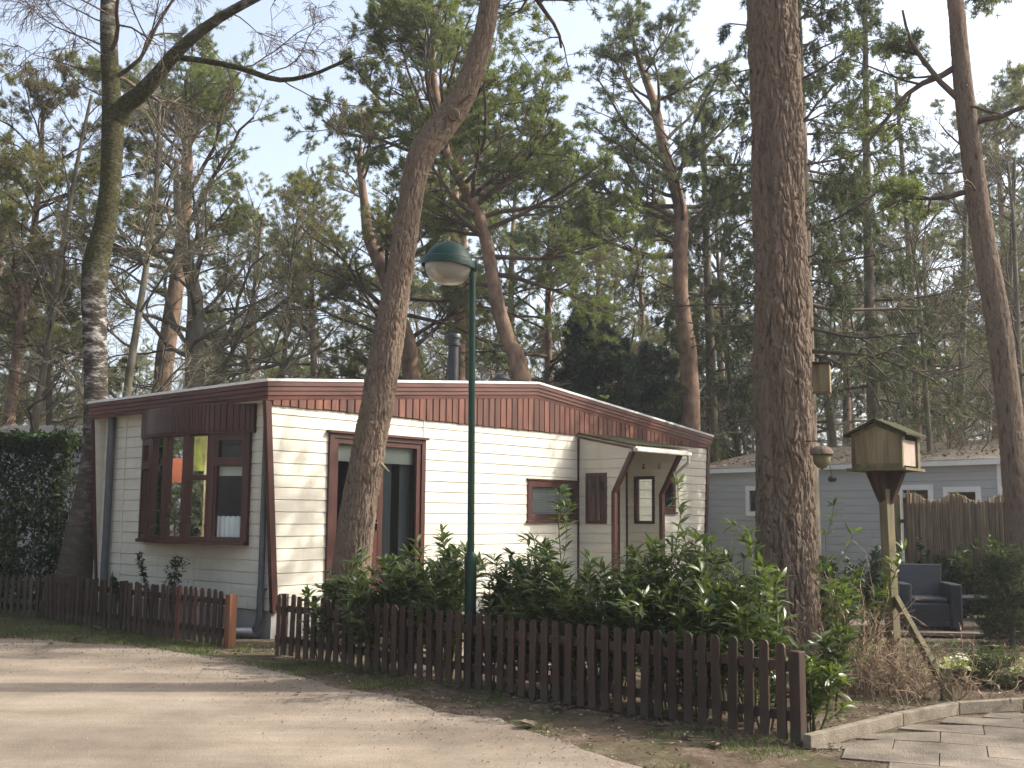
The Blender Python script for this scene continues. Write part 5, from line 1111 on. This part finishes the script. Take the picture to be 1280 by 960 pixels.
# three stems of a spiny evergreen before the bow window
for i, (px, py, H, ln_, lb) in enumerate(((165, 770, .72, -.35, 'left leaning dark sprig of the evergreen before the bow window wall'), (187, 772, .98, -.05, 'tallest thin dark sprig before the bow window wall'), (210, 774, .92, .0, 'thick round topped dark sprig before the bow window wall'))):
    g_ = G(px+12, py+12); rng = np.random.default_rng(300+i); root = empty('evergreen_sprig', (g_[0]+.0, 14.75-.2*i, 0), 0, lb, 'plant', 'evergreen sprigs before the bow window')
    root.location.x = (px+12-640)/FPX*root.location.y
    P1, R1, D1 = grow(rng, np.array([[0, 0, 0.]]), np.array([[ln_, 0, 1.]]), np.array([H*1.08]), np.array([.014]), 8, .05, .02)
    link_mesh('stem', tubes_mesh('stem', [(P1, R1, 5)]), M['stemgreen'], root)
    t = rng.uniform(.3, 1, 420 if i == 2 else 260); f = t*8; j = np.minimum(f.astype(int), 7); p = P1[0, j]*(1-(f-j))[:, None]+P1[0, j+1]*(f-j)[:, None]
    if i == 2: p = p + rng.normal(0, .05, p.shape)*[1, 1, .5]
    d = nrm(rng.normal(size=p.shape)*[1, 1, .5]+[0, 0, .35]); V, Q, T = leaves(rng, p, d, .07, .03); link_mesh('leaves', np_mesh('leaves', V, [Q, T]), M['laurel_dark'], root)
# dry twiggy shrub under the bird house
rng = np.random.default_rng(9); n = 170; c = A(1105, 860, 10.2); ds = empty('dry_shrub', (c[0], 10.1, 0), 0, 'heap of dry brown twiggy stems at the foot of the bird house post', 'shrub')
P0 = np.stack([rng.normal(0, .3, n), rng.normal(0, .3, n), np.zeros(n)], 1); P1, R1, D1 = grow(rng, P0, np.stack([rng.normal(0, .5, n), rng.normal(0, .5, n), np.ones(n)], 1), rng.uniform(.3, .75, n), np.full(n, .0045), 7, .28, -.03)
b = kids(rng, P1, R1, D1, 6, 50, .5, rng.uniform(.3, .7, n), .2); P2, R2, D2 = grow(rng, b[0], b[1], b[2], b[3], 4, .35, -.08)
link_mesh('stems', tubes_mesh('stems', [(P1, R1, 4), (P2, np.maximum(R2, .002), 3)]), M['dry'], ds)
a, d = along(P2, D2, rng, 1, .3); k = rng.random(len(a)) < .45; V, Q, T = leaves(rng, a[k], nrm(d[k]+rng.normal(0, .5, (k.sum(), 3))), .045, .025, .5, .6); link_mesh('dead_leaves', np_mesh('dead_leaves', V, [Q, T]), M['litter'], ds)
# thin rusty stems of a bush between pine foot and post
n = 26; c = A(1050, 850, 10.4); bs = empty('bare_bush', (c[0], 10.3, 0), 0, 'thin bare stemmed bush right of the thick pine foot', 'shrub')
P0 = np.stack([rng.normal(0, .12, n), rng.normal(0, .12, n), np.zeros(n)], 1); P1, R1, D1 = grow(rng, P0, np.stack([rng.normal(0, .45, n), rng.normal(0, .4, n), np.ones(n)], 1), rng.uniform(.7, 1.3, n), np.full(n, .007), 7, .12, .02)
b = kids(rng, P1, R1, D1, 6, 45, .4, rng.uniform(.6, 1.1, n), .25); P2, R2, D2 = grow(rng, b[0], b[1], b[2], b[3], 4, .2, .02); link_mesh('stems', tubes_mesh('stems', [(P1, R1, 4), (P2, np.maximum(R2, .0025), 3)]), M['dry'], bs)
# white flowers in the bed
c = G(1213, 838); fw = empty('primrose_clump', (c[0], c[1], 0), 0, 'clump of pale primroses in white flower behind the log edging', 'flowers'); n = 130
P = np.stack([rng.normal(0, .17, n), rng.normal(0, .14, n), rng.uniform(0, .04, n)], 1); V, Q, T = leaves(rng, P, nrm(rng.normal(size=(n, 3))*[1, 1, .3]+[0, 0, .7]), .12, .045); link_mesh('leaves', np_mesh('leaves', V, [Q, T]), M['flowerleaf'], fw)
n = 34; P = np.stack([rng.normal(0, .17, n), rng.normal(0, .13, n), rng.uniform(.1, .17, n)], 1); P5 = np.repeat(P, 5, 0); an = np.tile(np.arange(5)*2*pi/5, n)+np.repeat(rng.uniform(0, 6, n), 5); V, Q, T = leaves(rng, P5, np.stack([np.cos(an), np.sin(an)-.4, np.full(5*n, .5)], 1), .03, .024, .1, .1); link_mesh('flowers', np_mesh('flowers', V, [Q, T]), M['flower'], fw)

# ------------------------------------------------------------------ grass, leaf litter, stray leaves
def road_y(x):
    for a, b_ in zip(edge[:-1], edge[1:]):
        if a[0] <= x <= b_[0]: return a[1]+(b_[1]-a[1])*(x-a[0])/(b_[0]-a[0])
    return -99
rng = np.random.default_rng(15)
def fence_y(x):
    if x < -7.0: return 16.8+(-7-x)*.65
    if x < -3.3: return 16.6+(x+6.95)*(13.2-16.6)/(3.6)
    if x < -2.6: return 12.9
    if x < 2.0: return 12.45+(x+2.61)*(7.87-12.45)/4.6
    return kerb_y(x) if x < 9 else 10
P = []; 
while len(P) < 26000:
    x = rng.uniform(-9.5, 2.0); y0, y1 = road_y(x), fence_y(x)+.25
    if y1 <= y0: continue
    y = rng.uniform(y0-.05, y1); g_ = noise.noise(Vector((x*1.1, y*1.1, 0))) + noise.noise(Vector((x*5, y*5, 1)))*.5 + (.45 if x < -3.4 else -.15)
    if g_ > .02 and rng.random() < .8: P.append((x, y, 0))
P = np.array(P); P[:, :2] += rng.normal(0, .01, (len(P), 2)); n = len(P); hd_ = rng.normal(size=(n, 3))*[.5, .5, 0]+[0, 0, 1]; ln_ = rng.uniform(.015, .05, n)[:, None]*(1.15 if True else 1); wv = nrm(rng.normal(size=(n, 3))*[1, 1, 0])*.0035
V = np.stack([P-wv, P+wv, P+hd_*ln_], 1).reshape(-1, 3); tag(link_mesh('grass', np_mesh('grass', V, [np.arange(3*n).reshape(-1, 3)]), M['grass']), 'short patchy grass on the verge between road and fences', 'grass', None, 'stuff')
P = []
while len(P) < 4800:
    z = rng.random()
    if z < .42: x = rng.uniform(-9, 2.1); y = road_y(x)-.1+rng.random()*(fence_y(x)+.6-road_y(x)); 
    elif z < .55: x = rng.uniform(-2.5, 2.3); y = fence_y(x)-abs(rng.normal(0, .12))
    elif z < .85: x = rng.uniform(2.0, 6.5); y = kerb_y(min(x, 9))+abs(rng.normal(.1, 1.2))+.07
    else: x = rng.uniform(-2.5, 7); y = rng.uniform(9, 15)
    if y > road_y(x)-.15: P.append((x, y, .006+rng.uniform(0, .012)))
P = np.array(P); n = len(P); sz = rng.uniform(.5, 1.3, n)
V, Q, T = leaves(rng, P, nrm(rng.normal(size=(n, 3))*[1, 1, .18]+[0, 0, .12]), .038, .021, .5, .25); tag(link_mesh('leaf_litter', np_mesh('leaf_litter', V, [Q, T]), M['litter']), 'small dry leaves and chips littering the verge and beds', 'leaf litter', None, 'stuff')
n = 2400; x = rng.uniform(-8, 3.2, n); P = np.stack([x, np.array([road_y(a) for a in x])-np.abs(rng.normal(0, .9, n))+.15, np.full(n, .012)], 1)
V, Q, T = leaves(rng, P, nrm(rng.normal(size=(n, 3))*[1, 1, .1]), .022, .012, .5, .2); tag(link_mesh('road_debris', np_mesh('road_debris', V, [Q, T]), M['litter']), 'tiny leaf crumbs and chips scattered along the road edge', 'leaf litter', None, 'stuff')
n = 9000; x = rng.uniform(-7.5, 2.6, n); P = np.stack([x, np.array([road_y(a) for a in x])-np.abs(rng.normal(0, 2.2, n))+.25, np.full(n, .008)], 1); k = P[:, 1] > 4.2; P = P[k]; n = len(P)
r_ = rng.uniform(.0018, .005, n)*rng.choice([1, 1, 1, 1.8], n); o4 = np.array([[1, 0, 0], [-.5, .87, 0], [-.5, -.87, 0], [0, 0, .8]]); V = (P[:, None]+o4[None]*r_[:, None, None]*rng.uniform(.6, 1.4, (n, 4, 1))).reshape(-1, 3); b_ = np.arange(n)[:, None]*4
F = np.concatenate([b_+np.array([q]) for q in ((0, 1, 3), (1, 2, 3), (2, 0, 3))]); tag(link_mesh('gravel', np_mesh('gravel', V, [F]), pmat('grit', (.1, .085, .068), (.27, .225, .18), 30, .9, 0, island=.5)), 'loose grit and small stones scattered over the sandy road', 'gravel', None, 'stuff')
n = 7000; x = rng.uniform(2.2, 6.0, n); y = rng.uniform(5.5, 9.6, n); k = np.array([noise.noise(Vector((a*1.6, b_*1.6, 2)))+.5*noise.noise(Vector((a*5, b_*5, 2))) for a, b_ in zip(x, y)]) > .05; k &= np.array([b_ < kerb_y(a)-.03 for a, b_ in zip(x, y)]); P = np.stack([x, y, np.full(n, .014)], 1)[k]; n = len(P)
r_ = rng.uniform(.002, .005, n); V = (P[:, None]+o4[None]*r_[:, None, None]*rng.uniform(.6, 1.4, (n, 4, 1))).reshape(-1, 3); b_ = np.arange(n)[:, None]*4; F = np.concatenate([b_+np.array([q]) for q in ((0, 1, 3), (1, 2, 3), (2, 0, 3))]); tag(link_mesh('gravel', np_mesh('gravel', V, [F]), pmat('grit_grey', (.1, .09, .075), (.3, .26, .21), 30, .9, 0, island=.5)), 'grey gravel strewn over the paving at the lower right', 'gravel', None, 'stuff')
bg_ = [(668, 911, .16), (690, 887, .12), (762, 900, .1), (665, 868, .13), (325, 797, .1), (123, 788, .14), (100, 802, .12), (60, 808, .1), (371, 869, .06), (240, 806, .12), (820, 912, .13), (855, 925, .11), (478, 843, .1), (548, 846, .09), (905, 935, .12), (135, 794, .1)]
names = ['largest curled oak leaf on the sand below the fence middle', 'curled dead leaf above the largest one', 'dead leaf close under the fence right of the lamp', 'pale oak leaf leaning on the picket bottoms', 'dead leaf by the gap between the fences', 'curled dead leaf on the left grass verge', 'dry leaf at the left road edge', 'brown leaf on the road edge near the left frame', 'tiny yellow leaf lying on the road below the fence gap', 'dead leaf on the grass below the orange post fence', 'dead leaf under the right half of the picket fence', 'dead leaf on the sand near the fence end', 'dry leaf below the left part of the long fence', 'dry leaf touching the pickets left of the lamp', 'dead leaf nearest the fence end post', 'pale leaf beside the curled one on the left verge']
for i, ((px, py, s_), nm) in enumerate(zip(bg_, names)):
    g_ = G(px, py); k = 5; P = np.zeros((k, 3)); an = np.linspace(-1.1, 1.1, k); D = np.stack([np.cos(an), np.sin(an)*.7, rng.uniform(.0, .35, k)], 1)
    V, Q, T = leaves(rng, P, D, s_*.8, s_*.45, .5, rng.uniform(-.1, .3)); o = link_mesh('dead_leaf', np_mesh('dead_leaf', V, [Q, T]), M['litter']); o.location = (g_[0], g_[1], .02); o.rotation_euler = (0, 0, rng.uniform(0, 6)); tag(o, nm, 'dead leaf', 'dead leaves on the ground')
# garden ground cover behind: moss and low green in the right bed
n = 5000; x = rng.uniform(3.4, 7.5, n); y = rng.uniform(10.6, 14.6, n); k = np.array([noise.noise(Vector((a*1.5, b_*1.5, 4))) for a, b_ in zip(x, y)]) > -.02; P = np.stack([x, y, np.zeros(n)], 1)[k]; n = len(P)
V, Q, T = leaves(rng, P, nrm(rng.normal(size=(n, 3))*[1, 1, .4]+[0, 0, .9]), .05, .014, .3, .3); tag(link_mesh('ground_cover', np_mesh('ground_cover', V, [Q, T]), M['flowerleaf']), 'low moss and green ground cover in the garden bed', 'ground cover', None, 'stuff')

# ------------------------------------------------------------------ thin air between the trees
hz = MB(); hz.box(-410, 410, -310, 510, -1, 24); hz = hz.build('haze', []); 
m = bpy.data.materials.new('haze'); m.use_nodes = True; t = m.node_tree; t.nodes.clear()
o_ = t.nodes.new('ShaderNodeOutputMaterial'); pvn = t.nodes.new('ShaderNodeVolumePrincipled'); pvn.inputs['Density'].default_value = .001; pvn.inputs['Color'].default_value = (.93, .95, 1, 1); pvn.inputs['Anisotropy'].default_value = .3
t.links.new(pvn.outputs[0], o_.inputs['Volume']); hz.data.materials.append(m); tag(hz, 'thin pale air hanging in the wood', 'haze', None, 'stuff')
